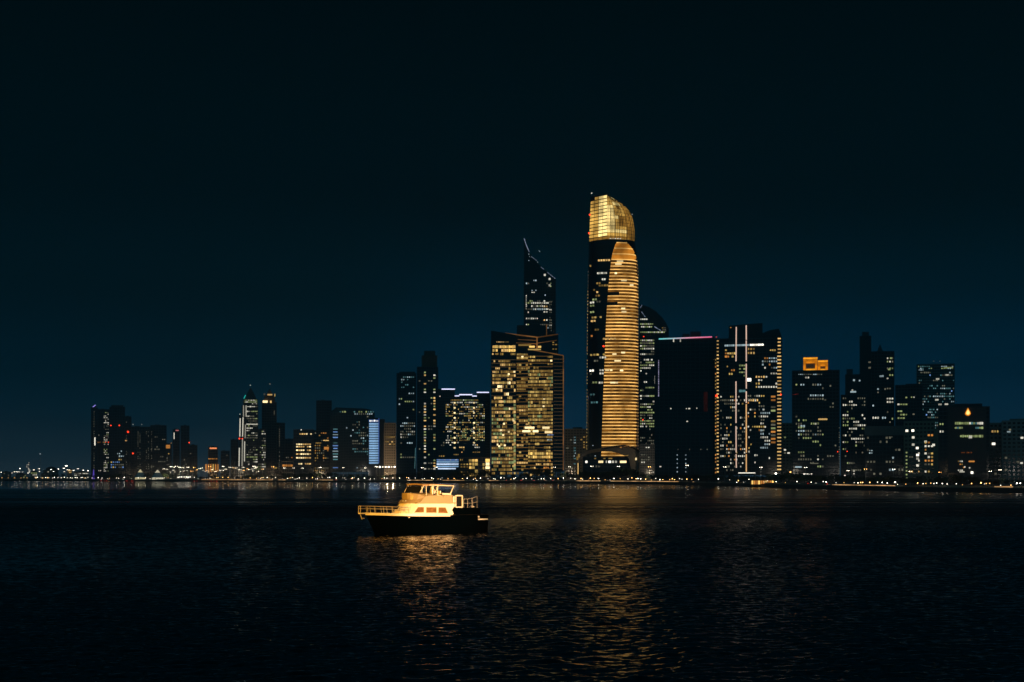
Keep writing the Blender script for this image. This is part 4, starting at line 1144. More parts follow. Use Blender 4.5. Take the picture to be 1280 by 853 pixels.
TR = [tree_proto(s) for s in (11, 12, 13, 14)]
PA = [palm_proto(5), palm_proto(6)]
TOPS = [(60, 593), (110, 592), (165, 591), (205, 589), (215, 593), (240, 594), (330, 593), (360, 590), (420, 590), (470, 592), (500, 590), (546, 588), (590, 586), (625, 585), (640, 590), (660, 588), (675, 583.5), (690, 585), (705, 588.5), (722, 587), (760, 587), (780, 580), (796, 586), (806, 592), (850, 592), (900, 591), (940, 592), (985, 590), (1040, 592), (1090, 593), (1150, 594), (1200, 592), (1240, 598), (1290, 597)]
x = 62.0; n_t = 0
while x < 1284:
    palm = random.random() < .16
    d = random.choice((14, 20, 30, 66, 80, 110)); D_ = shore(x, d)[1]
    gy = HOR + (EYE - GZ) * FOC / D_
    top = lerp(TOPS, x) + random.uniform(-1, 2.6)
    h = max(4.0, min(22, (gy - top) / FOC * D_))
    pr = random.choice(PA) if palm else random.choice(TR)
    put(pr, x, d, GZ, ('date palm' if palm else 'dark leafy shade tree') + ' behind the promenade before ' + region(x), 'trees along the shore', random.uniform(0, 6.28), h / (9.6 if palm else 10))
    x += random.uniform(3.4, 7.6); n_t += 1

# ------------------------------------------------------------------ cars on the shore road
CARW = surf('car_paint_white', (.7, .7, .7), .3); CARD = surf('car_paint_dark', (.04, .045, .05), .3); CARG = surf('car_glass', (.02, .025, .03), .08); TYRE = surf('tyre_rubber', (.03, .03, .03), .8)
HL = lit('headlight', (255, 246, 230), 9, (.7, 1.2)); TL = lit('tail_light', (255, 40, 25), 4, (.7, 1.2))


def car_proto(paint, nm):
    t = thing('parked_car', '', 'car')
    mb = MB()
    prof = [(-2.2, .35), (2.15, .35), (2.2, .75), (2.0, .92), (.95, 1.0), (.35, 1.42), (-1.2, 1.45), (-1.9, 1.05), (-2.22, .95)]
    mb.prism(prof, -.85, .85, paint); mb.build('body', t)
    mb = MB()
    for y in (-.87, .86): mb.prism([(.8, 1.0), (.3, 1.36), (-1.15, 1.38), (-1.6, 1.06)], y - .005, y + .015, CARG)
    mb.add([(.98, -.75, 1.02), (.98, .75, 1.02), (.4, .72, 1.42), (.4, -.72, 1.42)], [(0, 1, 2, 3)], CARG)
    mb.build('window', t)
    for x_ in (-1.35, 1.35):
        for y_ in (-.78, .78):
            mb = MB(); mb.bar((x_, y_ - .1, .32), (x_, y_ + .1, .32), .32, TYRE, 12); mb.build('wheel', t)
    for y_ in (-.6, .6):
        mb = MB(); mb.box(2.12, 2.26, y_ - .24, y_ + .24, .58, .86, HL); mb.build('headlight', t)
        mb = MB(); mb.box(-2.28, -2.16, y_ - .2, y_ + .2, .7, .9, TL); mb.build('tail_light', t)
    return t


CA = [(car_proto(CARW, 'w'), 'white'), (car_proto(CARD, 'd'), 'dark')]
for x in (127, 143, 155, 384, 421, 433, 448, 462, 479, 485, 492, 513, 596, 605, 634, 648, 652, 661, 668, 682, 692, 702, 716, 737, 760, 870, 886, 905, 921, 930, 1011, 1022, 1035, 1102, 1186, 1216, 1262):
    pr, cn = random.choice(CA)
    toward = random.random() < .72
    rz = (math.radians(-78 + random.uniform(-14, 14)) if toward else math.radians(80))
    put(pr, x, 12.8 + random.uniform(0, 4), GZ + .03, cn + ' car, ' + ('headlights' if toward else 'tail lights') + ' to the water, before ' + region(x), 'cars parked behind the promenade wall', rz, 1.0)
for pr, _ in CA:                        # raise the bonnets above the wall line
    pass

# ------------------------------------------------------------------ far left harbour front
for i, (x, y) in enumerate(((1.5, 590.5), (9, 590.8), (15, 591.4), (18, 590), (21.5, 590), (25, 585.8), (24, 590), (28, 590), (35, 591.5), (42, 587.5), (41, 590), (48.5, 586), (49.5, 589.5), (60, 590), (64, 587), (67, 589.5), (73, 586.3), (80, 585.5), (80.5, 589.8), (84, 587.3), (87, 587.5), (92, 588.2), (97, 586), (83, 582.5), (104, 588), (110, 588.5))):
    D_ = shore(x, 250)[1]; h = EYE + (HOR - y) / FOC * D_ - GZ
    sc = h / 15.2
    put(port_w, x, 250, GZ, 'white floodlight mast on the low harbour front at the far left', 'floodlight masts on the harbour front', random.uniform(-.6, .6), sc)
for x0, x1, y, lab, pal in ((2, 14, 590.5, 'long low harbour shed with a dark roof at the far left edge', ['dim']), (20, 33, 593, 'low harbour shed with a greenish lit front', ['green']), (38, 47, 590, 'harbour shed with a pale lit gable beside the lattice crane', ['green', 'white']), (51, 60, 592.5, 'small dark harbour shed between two mast lights', ['dim']), (84, 90, 587, 'square harbour building with bright pale yellow front', ['warm']), (92, 111, 590.5, 'long harbour building with a line of small pale windows', ['white', 'dim'])):
    b = Building('harbour_shed', lab, 'building', x0, x1, 2420)
    b.block(x0, x1, y, 16, m=CONC)
    q = b.az(x0, y), b.az(x1, y)
    mb = MB(); mb.prism([(q[0][0] - .5, q[0][1]), (q[1][0] + .5, q[1][1]), ((q[0][0] + q[1][0]) / 2, q[0][1] + 2.2)], -.5, 16.5, METAL_D); mb.build('roof', b.root)
    b.zone(x0 + .5, x1 - .5, y + .5, y + 5, 1.8, 2.4, .6 if pal != ['dim'] else .3, pal, wf=.7); b.done()
b = Building('domed_hall', 'dark low hall with a flattened dome roof at the far left', 'building', 54, 74, 2480)
b.block(54, 73, 587.5, 20, m=CONC)
(a, z), (a2, _), (_, zt) = b.az(57, 587.5), b.az(71, 587.5), b.az(63, 583.3)
mb = MB(); mb.ball(((a + a2) / 2, 10, z), (a2 - a) / 2, METAL_D, 16, 8, (zt - z) / ((a2 - a) / 2)); mb.build('dome', b.root)
b.zone(55, 73, 588.5, 591.5, 2.2, 2.6, .5, ['green', 'dim']); b.done()
# lattice crane, lit along its leg
D_ = 2400; xw = (34.5 - MID) / FOC * D_
t = thing('harbour_crane', 'white lit lattice crane leaning over the far left harbour', 'crane', (xw, D_, GZ))
mb = MB(); hz = EYE + (HOR - 578) / FOC * D_ - GZ
for q in (-2.2, 2.2): mb.bar((q - 1, 0, 0), (q * .3 + 2.5, 0, hz), .3, STEEL)
for k in range(9):
    f0, f1 = k / 9, (k + 1) / 9
    mb.bar((-2.2 * (1 - .7 * f0) - 1 + 3.5 * f0, 0, hz * f0), (2.2 * (1 - .7 * f1) - 1 + 3.5 * f1, 0, hz * f1), .18, STEEL)
mb.build('lattice_boom', t)
for k, (dx, y, r_) in enumerate(((36.3, 578.5, .7), (35.8, 580.6, .6), (34.3, 581.3, .6), (36.2, 582.2, .5), (33.6, 583.8, .8), (35.3, 584.3, .7), (35.9, 586, .7), (36.5, 587.4, 1.5), (37.6, 588.5, 1.3), (36.8, 590.2, 1.2))):
    mb = MB(); mb.ball(((dx - 34.5) / FOC * D_, -.8, EYE + (HOR - y) / FOC * D_ - GZ), r_, W['white']); mb.build('work_lamp', t)
t = thing('radio_mast', 'tall thin mast with one white lamp above the far left harbour', 'mast', ((50.2 - MID) / FOC * D_, D_, GZ))
hz = EYE + (HOR - 568) / FOC * D_ - GZ
mb = MB(); mb.bar((0, 0, 0), (0, 0, hz), .35, STEEL, 6, .15); mb.build('pole', t)
mb = MB(); mb.ball((0, 0, hz + .6), .9, W['cool']); mb.build('warning_lamp', t)
t = thing('lit_obelisk', 'violet lit obelisk at the foot of the far left cluster', 'monument', ((117 - MID) / FOC * 2350, 2350, GZ))
mb = MB(); hz = 17
mb.loft([[(-1.6, -1.6, 0), (1.6, -1.6, 0), (1.6, 1.6, 0), (-1.6, 1.6, 0)], [(-.6, -.6, hz * .85), (.6, -.6, hz * .85), (.6, .6, hz * .85), (-.6, .6, hz * .85)], [(-.05, -.05, hz), (.05, -.05, hz), (.05, .05, hz), (-.05, .05, hz)]], lit('violet_obelisk', (95, 75, 190), .8, (.95, 1.05))); mb.build('shaft', t)
# jetty with lamps in front of the far left shore
t = tag(ribbon('jetty', -10, -2, 0.9, 2.0, CONC, -120, 66), 'low concrete jetty along the water at the far left', 'jetty')
for x in (2.5, 10.3, 18.2, 26, 33.7, 45, 53, 60):
    put(low_y, x, -6, 2.0, 'amber globe lamp on the low jetty at the far left', 'lamps on the far left jetty', 0, 1.05)
x = 44.0
while x < 112:
    put(low_w, x, random.uniform(5, 30), GZ, 'white globe lamp on the far left shore', 'globe lamps on the far left shore', 0, random.uniform(.9, 1.3)); x += random.uniform(2, 5)

# tents on the shore
def tent(px, wpx, hpx, label, col, s_):
    d = 18; D_ = shore(px, d)[1]; k = D_ / FOC
    t = thing('event_tent', label, 'tent', shore(px, d, GZ), 0, 'white tents on the shore')
    w, h = wpx * k / 2, hpx * k
    m = lit('tent_glow', col, s_, (.9, 1.1), noise=.3)
    mb = MB(); secs = []
    for f, zz in ((1, .25), (.82, .4), (.55, .6), (.3, .82), (.1, .97), (.02, 1.0)):
        secs.append([(math.cos(i * math.pi / 6) * w * f, math.sin(i * math.pi / 6) * w * f * .7, h * zz) for i in range(12)])
    mb.loft(secs, TENT); c = mb.build('canopy', t)
    mb = MB(); mb.loft([[(math.cos(i * math.pi / 6) * w * f * .96, math.sin(i * math.pi / 6) * w * f * .66, h * zz) for i in range(12)] for f, zz in ((.99, .02), (.99, .24))], m); mb.build('lit_interior', t)
    mb = MB(); secs = [[(v[0] * 1.02, v[1] * 1.02 - .1, v[2] + .12) for v in s2] for s2 in ([(math.cos(i * math.pi / 6) * w * f, math.sin(i * math.pi / 6) * w * f * .7, h * zz) for i in range(12)] for f, zz in ((.42, .715), (.3, .82), (.1, .97), (.03, 1.0)))]
    mb.loft(secs, m); mb.build('lit_cap', t)
    for i in range(0, 12, 2):
        mb = MB(); mb.bar((math.cos(i * math.pi / 6) * w * .97, math.sin(i * math.pi / 6) * w * .67, 0), (math.cos(i * math.pi / 6) * w * .97, math.sin(i * math.pi / 6) * w * .67, h * .26), .1, STEEL, 5); mb.build('tent_post', t)


tent(175.5, 14, 13, 'peaked white tent, left one of the pair on the shore', (235, 220, 170), .6)
tent(197, 15, 12.5, 'peaked white tent, right one of the pair on the shore', (240, 230, 195), .65)
D_ = shore(231, 16)[1]
t = thing('event_stage', 'open stage glaring with white lights between the tents and the orange hotel', 'stage', shore(231, 16, GZ))
mb = MB(); mb.box(-9, 9, 0, 8, 0, .6, METAL_D); mb.build('platform', t)
mb = MB(); mb.box(-9, 9, 0, 8, 5.6, 6.1, METAL_D); mb.build('roof', t)
for q in (-8.6, 8.6):
    for e in (.3, 7.7):
        mb = MB(); mb.bar((q, e, .6), (q, e, 5.6), .2, STEEL); mb.build('truss_post', t)
for k in range(7):
    mb = MB(); mb.box(-8 + k * 2.4, -6.6 + k * 2.4, .3, .8, 3.2, 5.0, W['whiteb']); mb.build('stage_light', t)
# waterside restaurant with orange lit openings
D_ = shore(954, 16)[1]; k_ = D_ / FOC
t = thing('waterside_kiosk', 'low flat roofed waterside restaurant glowing orange below the tower with two light bars', 'kiosk', shore(954, 3, GZ - 1))
w2 = 14 * k_
mb = MB(); mb.box(-w2, w2, 3, 9, 0, 3.6, BROWN); mb.build('wall', t)
mb = MB(); mb.box(-w2 - .8, w2 + .8, -.6, 9.6, 3.6, 4.0, METAL_D); mb.build('roof', t)
for i in range(10):
    xx = -w2 + (i + .5) * 2 * w2 / 10
    mb = MB(); mb.box(xx - w2 * .075, xx + w2 * .075, 2.75, 2.98, .7, 3.3, W['orange'] if i % 3 else W['goldb']); mb.build('lit_window', t)
for i in range(6):
    xx = -w2 + i * 2 * w2 / 5
    mb = MB(); mb.bar((xx, -.2, 0), (xx, -.2, 3.6), .12, STEEL); mb.build('veranda_post', t)
for x0, x1, y, lab in ((922, 945, 591.3, 'white lit canopy at the foot of the tower with two light bars'), (1003, 1016, 592.7, 'small white lit canopy at the foot of the tower with orange roof boxes')):
    b = Building('entrance_canopy', lab, 'canopy', x0, x1, 1000 if x0 > 1000 else 1090)
    b.block(x0, x1, y - .9, 6, 0, METAL_D, 'roof', py1=y + .3); b.win((x0 + x1) / 2, y + .1, x1 - x0 - 2, .9, W['whiteb'], part='canopy_light')
    for x in (x0 + 1, x1 - 1):
        a, z = b.az(x, y); mb = MB(); mb.bar((a, 1, 0), (a, 1, z), .2, STEEL); mb.build('canopy_post', b.root)
    b.done()
for x, y, rr, m, lab in ((969.8, 592.2, 1.5, LAMPW, 'large white floodlight right of the ladder lit tower edge'), (988, 590.3, 1.3, LAMPY, 'amber floodlight washing the dim beige block'), (1056, 594.5, 1.1, LAMPW, 'white floodlight on a pole by the stepped tower')):
    D_ = 1010; t = thing('floodlight', lab, 'floodlight', ((x - MID) / FOC * D_, D_, GZ))
    hz = EYE + (HOR - y) / FOC * D_ - GZ
    mb = MB(); mb.bar((0, 0, 0), (0, 0, hz), .14, STEEL); mb.build('post', t)
    mb = MB(); mb.ball((0, 0, hz), rr * .5, m, 8, 5, .7); mb.build('lamp_head', t)

# ------------------------------------------------------------------ motor yacht
HEAD = R(38)
BX, BY = (535 - MID) / FOC * 198, 198.0
hx, hy = -math.cos(HEAD), -math.sin(HEAD)
qx, qy = math.sin(HEAD), -math.cos(HEAD)        # port side, towards the quay


def PB(px, py, v):
    """survey point on the boat's lengthwise plane v -> (u forward, z up)"""
    k = (px - MID) / FOC
    u = (k * (BY + qy * v) - BX - qx * v) / (hx - k * hy)
    Y = BY + hy * u + qy * v
    return u, EYE + (HOR - py) / FOC * Y


YW = surf('gelcoat_white', (.80, .78, .72), .35, var=.06, scale=.8)
GEL_DIM = surf('gelcoat_dimmed', (.28, .22, .115), .4, var=.08, scale=.8)  # flybridge gelcoat darkened: its weaker lamplight is put into the colour
NAVY = surf('hull_navy', (.0002, .0010, .0018), .6, spec=.0, var=.2, scale=.5)
YG = surf('glass_lit_inside', (.20, .10, .032), .12, var=.85, scale=2.6)  # warm interior light behind the panes, put into the glass colour
YD = surf('smoked_screen', (.012, .014, .018), .1)
TEAK = surf('teak_deck', (.28, .17, .09), .7, scale=3)
CANV = surf('bimini_canvas', (.40, .27, .15), .8, scale=2)
SSTL = surf('stainless', (.62, .6, .56), .3, .4)
yacht = thing('motor_yacht', 'floodlit white motor yacht with dark hull and flybridge crossing the harbour', 'boat', (BX, BY, 0), math.atan2(hy, hx))


def outline(pts, v):
    return [PB(x, y, v) for x, y in pts]


def prism_v(mb, uz, v0, v1, m):
    n = len(uz)
    vs = [(u, v0, z) for u, z in uz] + [(u, v1, z) for u, z in uz]
    mb.add(vs, [tuple(range(n)), tuple(range(2 * n - 1, n - 1, -1))] + [(i, i + n, (i + 1) % n + n, (i + 1) % n) for i in range(n)], m)


u_bow, _ = PB(457, 646, 0); u_st, _ = PB(610, 648, 2.2)
LEN = u_bow - u_st


def hb(t):                                       # half beam at deck
    return 2.3 * (1 if t < .5 else max(.02, 1 - ((t - .5) / .5) ** 2.3))


def sheer(t):
    return 2.52 + .36 * max(0, (t - .25) / .75) ** 1.6


secs = []
for i in range(17):
    t = i / 16; u = u_st + LEN * t; z = sheer(t); w = hb(t)
    uw = u_st + (LEN - 1.7) * t if t > .5 else u_st + LEN * t - (t / .5) * .85
    ww = max(.02, w * (.92 if t < .6 else .92 - .55 * ((t - .6) / .4)))
    secs.append([(u, w, z), (uw * .6 + u * .4, (w + ww) / 2, z * .45), (uw, ww, .05), (uw - .1, ww * .6, -.6), (uw - .1, -ww * .6, -.6), (uw, -ww, .05), (uw * .6 + u * .4, -(w + ww) / 2, z * .45), (u, -w, z)])
mb = MB(); mb.loft(secs, NAVY); hull = mb.build('hull', yacht)
# white gunwale from the bow to the end of the saloon, both sides
u_gend, _ = PB(563, 647, 2.3)
for sgn in (1, -1):
    mb = MB(); vs = []; ts = [t / 40 for t in range(41) if u_st + LEN * t / 40 > u_gend]
    for t in ts:
        u = u_st + LEN * t; z = sheer(t); w = hb(t) + .05
        vs += [(u, sgn * w, z - .16), (u, sgn * w, z + .17), (u, sgn * max(0, w - .14), z + .17), (u, sgn * max(0, w - .14), z - .16)]
    fs = []
    for i in range(len(ts) - 1):
        o_, p_ = 4 * i, 4 * i + 4
        fs += [(o_, p_, p_ + 1, o_ + 1), (o_ + 1, p_ + 1, p_ + 2, o_ + 2), (o_ + 2, p_ + 2, p_ + 3, o_ + 3), (o_ + 3, p_ + 3, p_, o_)]
    fs += [(0, 1, 2, 3), tuple(4 * len(ts) - 1 - i for i in range(4))]
    mb.add(vs, fs, YW); mb.build('gunwale', yacht)
mb = MB(); vs = []
for i in range(17):
    t = i / 16; vs += [(u_st + LEN * t, hb(t) * .97, sheer(t) + .02), (u_st + LEN * t, -hb(t) * .97, sheer(t) + .02)]
mb.add(vs, [(2 * i, 2 * i + 1, 2 * i + 3, 2 * i + 2) for i in range(16)], TEAK); mb.build('deck', yacht)
# saloon
V = 1.95
sal = outline([(511, 647.5), (563.5, 647.5), (567, 642), (565, 638), (567, 634), (567, 629.5), (524, 629.5)], V)
mb = MB(); prism_v(mb, sal, V, -V, YW); cab = mb.build('saloon', yacht)
for sgn in (1, -1):
    for pts in (((517.2, 641.2), (530.2, 641.2), (530.2, 633.8), (522.3, 633.8)), ((532.4, 641.4), (546, 641.6), (546, 634), (532.4, 634)), ((547.6, 641.8), (560.5, 642), (557, 634.2), (547.6, 634.1))):
        q_ = outline(pts, V)
        mb = MB(); prism_v(mb, q_, sgn * (V + .012), sgn * (V - .04), YG); wn = mb.build('window', cab)
        mb = MB()
        for (u0, z0), (u1, z1) in zip(q_, q_[1:] + q_[:1]): mb.bar((u0, sgn * (V + .02), z0), (u1, sgn * (V + .02), z1), .05, YW, 4)
        mb.build('frame', wn)
# raked windscreen of the saloon (covered), with a dark hatch, and the trunk cabin
(u0, z0), (u1, z1) = PB(511, 647.5, V), PB(524, 629.5, V)
mb = MB(); uf = u0 + 2.0
wf_ = min(1.15, .72 * hb((uf + 1.3 - u_st) / LEN))
mb.loft([[(u0 - .2, 1.75, z0 - .1), (uf + 1.3, wf_, z0 - .1), (uf + 1.3, -wf_, z0 - .1), (u0 - .2, -1.75, z0 - .1)], [(u0 - .5, 1.6, z0 + .75), (uf + .5, wf_ * .9, z0 + .5), (uf + .5, -wf_ * .9, z0 + .5), (u0 - .5, -1.6, z0 + .75)]], YW); mb.build('trunk_cabin', yacht)
e = lambda s_, dv: (u0 + (u1 - u0) * s_ + .03, dv, z0 + (z1 - z0) * s_)
def bow_front(rows, m, part, back=.6):
    """rounded front: rows of (u at the side, z at the side, bulge, z rise at the middle)"""
    N = 12; vs = []
    for (u, z, bl, rz_) in rows:
        for k in range(N + 1):
            v = V * (-1 + 2 * k / N); q_ = 1 - abs(v / V) ** 2.7
            vs.append((u + bl * q_, v, z + rz_ * math.sqrt(max(0, q_))))
    fs = []
    for r_ in range(len(rows) - 1):
        for k in range(N):
            o_ = r_ * (N + 1) + k
            fs.append((o_, o_ + 1, o_ + N + 2, o_ + N + 1))
    t0 = (len(rows) - 1) * (N + 1); b0_ = len(vs)
    for k in range(N + 1): vs.append((rows[-1][0] - back, vs[t0 + k][1], vs[t0 + k][2]))
    for k in range(N): fs.append((t0 + k, t0 + k + 1, b0_ + k + 1, b0_ + k))
    c0 = len(vs)
    for k in range(N + 1): vs.append((rows[0][0] - back, vs[k][1], vs[k][2]))
    for k in range(N): fs.append((k + 1, k, c0 + k, c0 + k + 1))
    for k in range(N): fs.append((b0_ + k, b0_ + k + 1, c0 + k + 1, c0 + k))
    mb = MB(); mb.add(vs, fs, m); return mb.build(part, yacht)


um, zm = PB(517.5, 638.2, V)
bow_front([(u0, z0, 1.25, 0), (um, zm, 1.5, .03), (u1, z1 - .02, 1.45, .06)], YW, 'saloon_front', .15)
mb = MB(); p = [(um + 1.36, -.75, zm + .02), (um + 1.40, -.05, zm + .02), (um + 1.0, -.05, zm + .50), (um + .96, -.75, zm + .50)]
mb.add(p + [(a_ + .1, b_, c_ + .1) for a_, b_, c_ in p], [(0, 1, 2, 3), (7, 6, 5, 4), (4, 5, 1, 0), (5, 6, 2, 1), (6, 7, 3, 2), (7, 4, 0, 3)], YD); mb.build('front_window', yacht)
mb = MB(); mb.box(uf - .2, uf + .45, -.35, .35, z0 + .62, z0 + .70, YD); mb.build('hatch', yacht)
# flybridge
fly = outline([(523.5, 629.6), (566.5, 629.6), (565.5, 619.2), (545, 619.4), (534, 620.2), (531, 621)], V)
mb = MB(); prism_v(mb, fly, V + .03, V - .12, YW); prism_v(mb, fly, -V - .03, -V + .12, YW)
fa, fb, fc_ = PB(523, 629.4, V), PB(527.2, 625, V), PB(531, 620.9, V)
bow_front([(fa[0], fa[1], 1.75, 0), (fb[0], fb[1], 1.55, .06), (fc_[0] + .1, fc_[1] - .12, 2.05, .42), (fc_[0], fc_[1], 2.15, .50)], GEL_DIM, 'flybridge_front', 1.5)
fl = outline([(523.5, 627.6), (566.5, 627.6), (566.5, 629.5), (523.5, 629.5)], V); prism_v(mb, fl, V - .12, -V + .12, YW)
mb.m = [GEL_DIM]
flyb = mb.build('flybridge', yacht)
ov = outline([(520.5, 628.3), (568.5, 628.3), (568.5, 629.7), (520.5, 629.7)], V)
mb = MB(); prism_v(mb, ov, V + .28, V + .04, GEL_DIM); mb.build('rubbing_strake', yacht)
for dv in (-.9, .2, .6):
    mb = MB(); uu, zz = PB(525.5, 626.5, V); mb.ball((uu + 1.62 * (1 - (dv / V) ** 2) + .05, dv, zz), .13, SSTL); mb.build('horn', yacht)
# helm seats and console
mb = MB(); uu, zz = PB(543, 619, 0)
for dv in (-.7, .7): mb.box(uu - .3, uu + .3, dv - .35, dv + .35, zz - .8, zz + .15, YW); mb.box(uu - .38, uu - .22, dv - .35, dv + .35, zz + .1, zz + .6, YW)
mb.build('helm_seat', yacht)
mb = MB(); uu, zz = PB(556, 618, V - .2); mb.bar((uu - .9, V - .05, zz), (uu + .6, V - .05, zz + .05), .14, YW); mb.bar((uu + .6, V - .05, zz), (uu + .35, V - .05, zz - .45), .1, BROWN); mb.build('life_raft', yacht)
# flybridge windscreen and bimini
ws = outline([(505 + 23, 607.5), (530 - 5, 616)], V)
(ua, za), (ub, zb) = PB(530, 608, V), PB(525, 616, V)
mb = MB(); mb.add([(ub, V - .1, zb), (ub, -V + .1, zb), (ua + .25, -V + .2, za), (ua + .25, V - .2, za), (ub - .04, V - .1, zb), (ub - .04, -V + .1, zb), (ua + .21, -V + .2, za), (ua + .21, V - .2, za)], [(0, 1, 2, 3), (7, 6, 5, 4), (4, 5, 1, 0), (5, 6, 2, 1), (6, 7, 3, 2), (7, 4, 0, 3)], YD); mb.build('windscreen', yacht)
(u2, z2), (u3, z3) = PB(529, 606.4, V), PB(567.5, 607.6, V)
mb = MB(); secs = []
for i in range(9):
    v = V * (-1 + i / 4); crown_ = .13 * (1 - (v / V) ** 2)
    secs.append([(u2 + .1, v, z2 - .1 + crown_), (u2 + .1, v, z2 + .06 + crown_), ((u2 + u3) / 2, v, (z2 + z3) / 2 + .14 + crown_), (u3, v, z3 + .06 + crown_), (u3, v, z3 - .08 + crown_), ((u2 + u3) / 2, v, (z2 + z3) / 2 - .02 + crown_)])
mb.loft(secs, CANV); mb.build('bimini_top', yacht)
mb = MB(); mb.bar((u2 - 1.0, V, z2 - .03), (u3, V, z3), .07, YW); mb.bar((u2 - 1.0, -V, z2 - .03), (u3, -V, z3), .07, YW); mb.bar((u3, -V, z3), (u3, V, z3), .07, YW); mb.build('bimini_rail', yacht)
for sgn in (1, -1):
    for p, q, r_ in (((530, 607.5), (525, 616), .06), ((533, 607.5), (533, 619.5), .05), ((547, 607.5), (547, 619.5), .08), ((567.3, 607.6), (562.3, 619), .08), ((541, 609), (546, 617), .035)):
        a_, c_ = PB(*p, V), PB(*q, V)
        mb = MB(); mb.bar((a_[0], sgn * (V - .03), a_[1]), (c_[0], sgn * (V - .03), c_[1]), r_, YW); mb.build('bimini_post', yacht)
a_, c_ = PB(540.5, 606.5, .6), PB(538, 620, .6)
mb = MB(); mb.bar((c_[0], .6, c_[1] - .6), (a_[0], .6, a_[1]), .34, YW, 10, .22); mb.build('radar_arch', yacht)
# aft cabin, railings, door frame
ac = outline([(564, 648.5), (601, 648.5), (600, 635.6), (566, 634.6)], 1.9)
mb = MB(); prism_v(mb, ac, 1.9, -1.9, NAVY); mb.build('aft_cabin', yacht)
for sgn in (1,):
    mb = MB(); f = [PB(x_, y_, 1.7) for x_, y_ in ((569.5, 634.2), (569.5, 619.8), (577.7, 619.8), (577.7, 634.2))]
    for (p0, p1) in zip(f, f[1:] + f[:1]): mb.bar((p0[0], 1.7, p0[1]), (p1[0], 1.7, p1[1]), .1, YW, 6)
    mb.build('door_frame', yacht)
    mb = MB(); q_ = [PB(x_, y_, 1.62) for x_, y_ in ((566.5, 634), (568.3, 634), (568.3, 620.2), (566.5, 620.2))]; prism_v(mb, q_, 1.62, -1.5, YW); mb.build('bulkhead', yacht)
    q_ = [PB(x_, y_, 1.55) for x_, y_ in ((570, 634), (577.2, 634), (577.2, 620.2), (570, 620.2))]
    mb = MB(); prism_v(mb, q_, 1.58, 1.52, YD); mb.build('door', yacht)
for v in (1.75, -1.75):
    mb = MB()
    pts_ = [(579.5, 634.5), (584.5, 634.8), (590.5, 635), (596.3, 635.2)]
    tops = [(579.5, 624), (584.5, 624), (590.5, 623), (596.3, 620.2)]
    for p, q in zip(pts_, tops):
        a_, c_ = PB(*p, v) if v > 0 else PB(*p, 1.75), PB(*q, v) if v > 0 else PB(*q, 1.75)
        mb.bar((a_[0], v, a_[1]), (c_[0], v, c_[1]), .035, SSTL)
    for h_ in (0, .5):
        P_ = [PB(p[0] + (q[0] - p[0]) * (1 - h_), q[1] + (p[1] - q[1]) * h_, 1.75) for p, q in zip(pts_, tops)]
        for p, q in zip(P_, P_[1:]): mb.bar((p[0], v, p[1]), (q[0], v, q[1]), .03, SSTL)
    mb.build('stern_rail', yacht)
mb = MB(); uu, zz = PB(590, 634, .4)
mb.bar((uu, .4, zz), (uu + .1, .4, zz + 1.3), .05, SSTL); mb.bar((uu - .5, .4, zz), (uu, .4, zz + .35), .04, SSTL); mb.bar((uu + .5, .4, zz), (uu, .4, zz + .35), .04, SSTL); mb.box(uu - .25, uu + .25, .2, .6, zz - .02, zz + .12, YW); mb.build('fishing_chair', yacht)
# bow pulpit and side rail
mb = MB()
def rail_pt(t, h, sgn): return (u_st + LEN * t, sgn * hb(t) * .93, sheer(t) + .3 + h)
for sgn in (1, -1):
    ts = (.70, .76, .82, .88, .94, .985)
    for t in ts: mb.bar(rail_pt(t, -.1, sgn), (u_st + LEN * t + .12, sgn * hb(t) * .95, sheer(t) + 1.05), .035, SSTL)
    for hh in (.4, .75):
        pp = [(u_st + LEN * t + .12 * hh, sgn * hb(t) * .95, sheer(t) + .3 + hh) for t in ts] + [(u_bow + .95, sgn * .25, sheer(1) + .3 + hh)]
        for p, q in zip(pp, pp[1:]): mb.bar(p, q, .04, SSTL)
    mb.bar((u_bow + .95, sgn * .25, sheer(1) + .05), (u_bow + .95, sgn * .25, sheer(1) + 1.05), .05, SSTL)
mb.bar((u_bow + .95, -.25, sheer(1) + 1.05), (u_bow + .95, .25, sheer(1) + 1.05), .045, SSTL)
mb.build('bow_rail', yacht)
mb = MB(); mb.box(u_bow - 1.2, u_bow + 1.0, -.28, .28, sheer(1) + .0, sheer(1) + .14, YW); mb.build('bow_platform', yacht)
mb = MB(); mb.bar((u_bow + .85, 0, sheer(1) - .05), (u_bow + .55, 0, sheer(1) - .75), .06, SSTL); mb.bar((u_bow + .35, -.22, sheer(1) - .6), (u_bow + .35, .22, sheer(1) - .6), .06, SSTL); mb.build('anchor', yacht)
mb = MB(); a_ = PB(597, 647.5, 2.25); c_ = PB(609, 648, 2.25); mb.box(min(a_[0], c_[0]), max(a_[0], c_[0]), 1.7, 2.42, a_[1] - .3, a_[1] - .12, YW); mb.build('swim_platform', yacht)
mb = MB(); mb.ball((max(a_[0], c_[0]) - .1, 2.35, a_[1] + .15), .16, YW); mb.build('stern_light', yacht)

# ------------------------------------------------------------------ water
wm = bpy.data.materials.new('harbour_water'); wm.use_nodes = True
nt = wm.node_tree; bs = nt.nodes['Principled BSDF']
bs.inputs['Base Color'].default_value = (.0012, .0035, .0045, 1)
bs.inputs['IOR'].default_value = 1.333
geo = nt.nodes.new('ShaderNodeNewGeometry')
sx = nt.nodes.new('ShaderNodeSeparateXYZ'); nt.links.new(geo.outputs['Position'], sx.inputs[0])
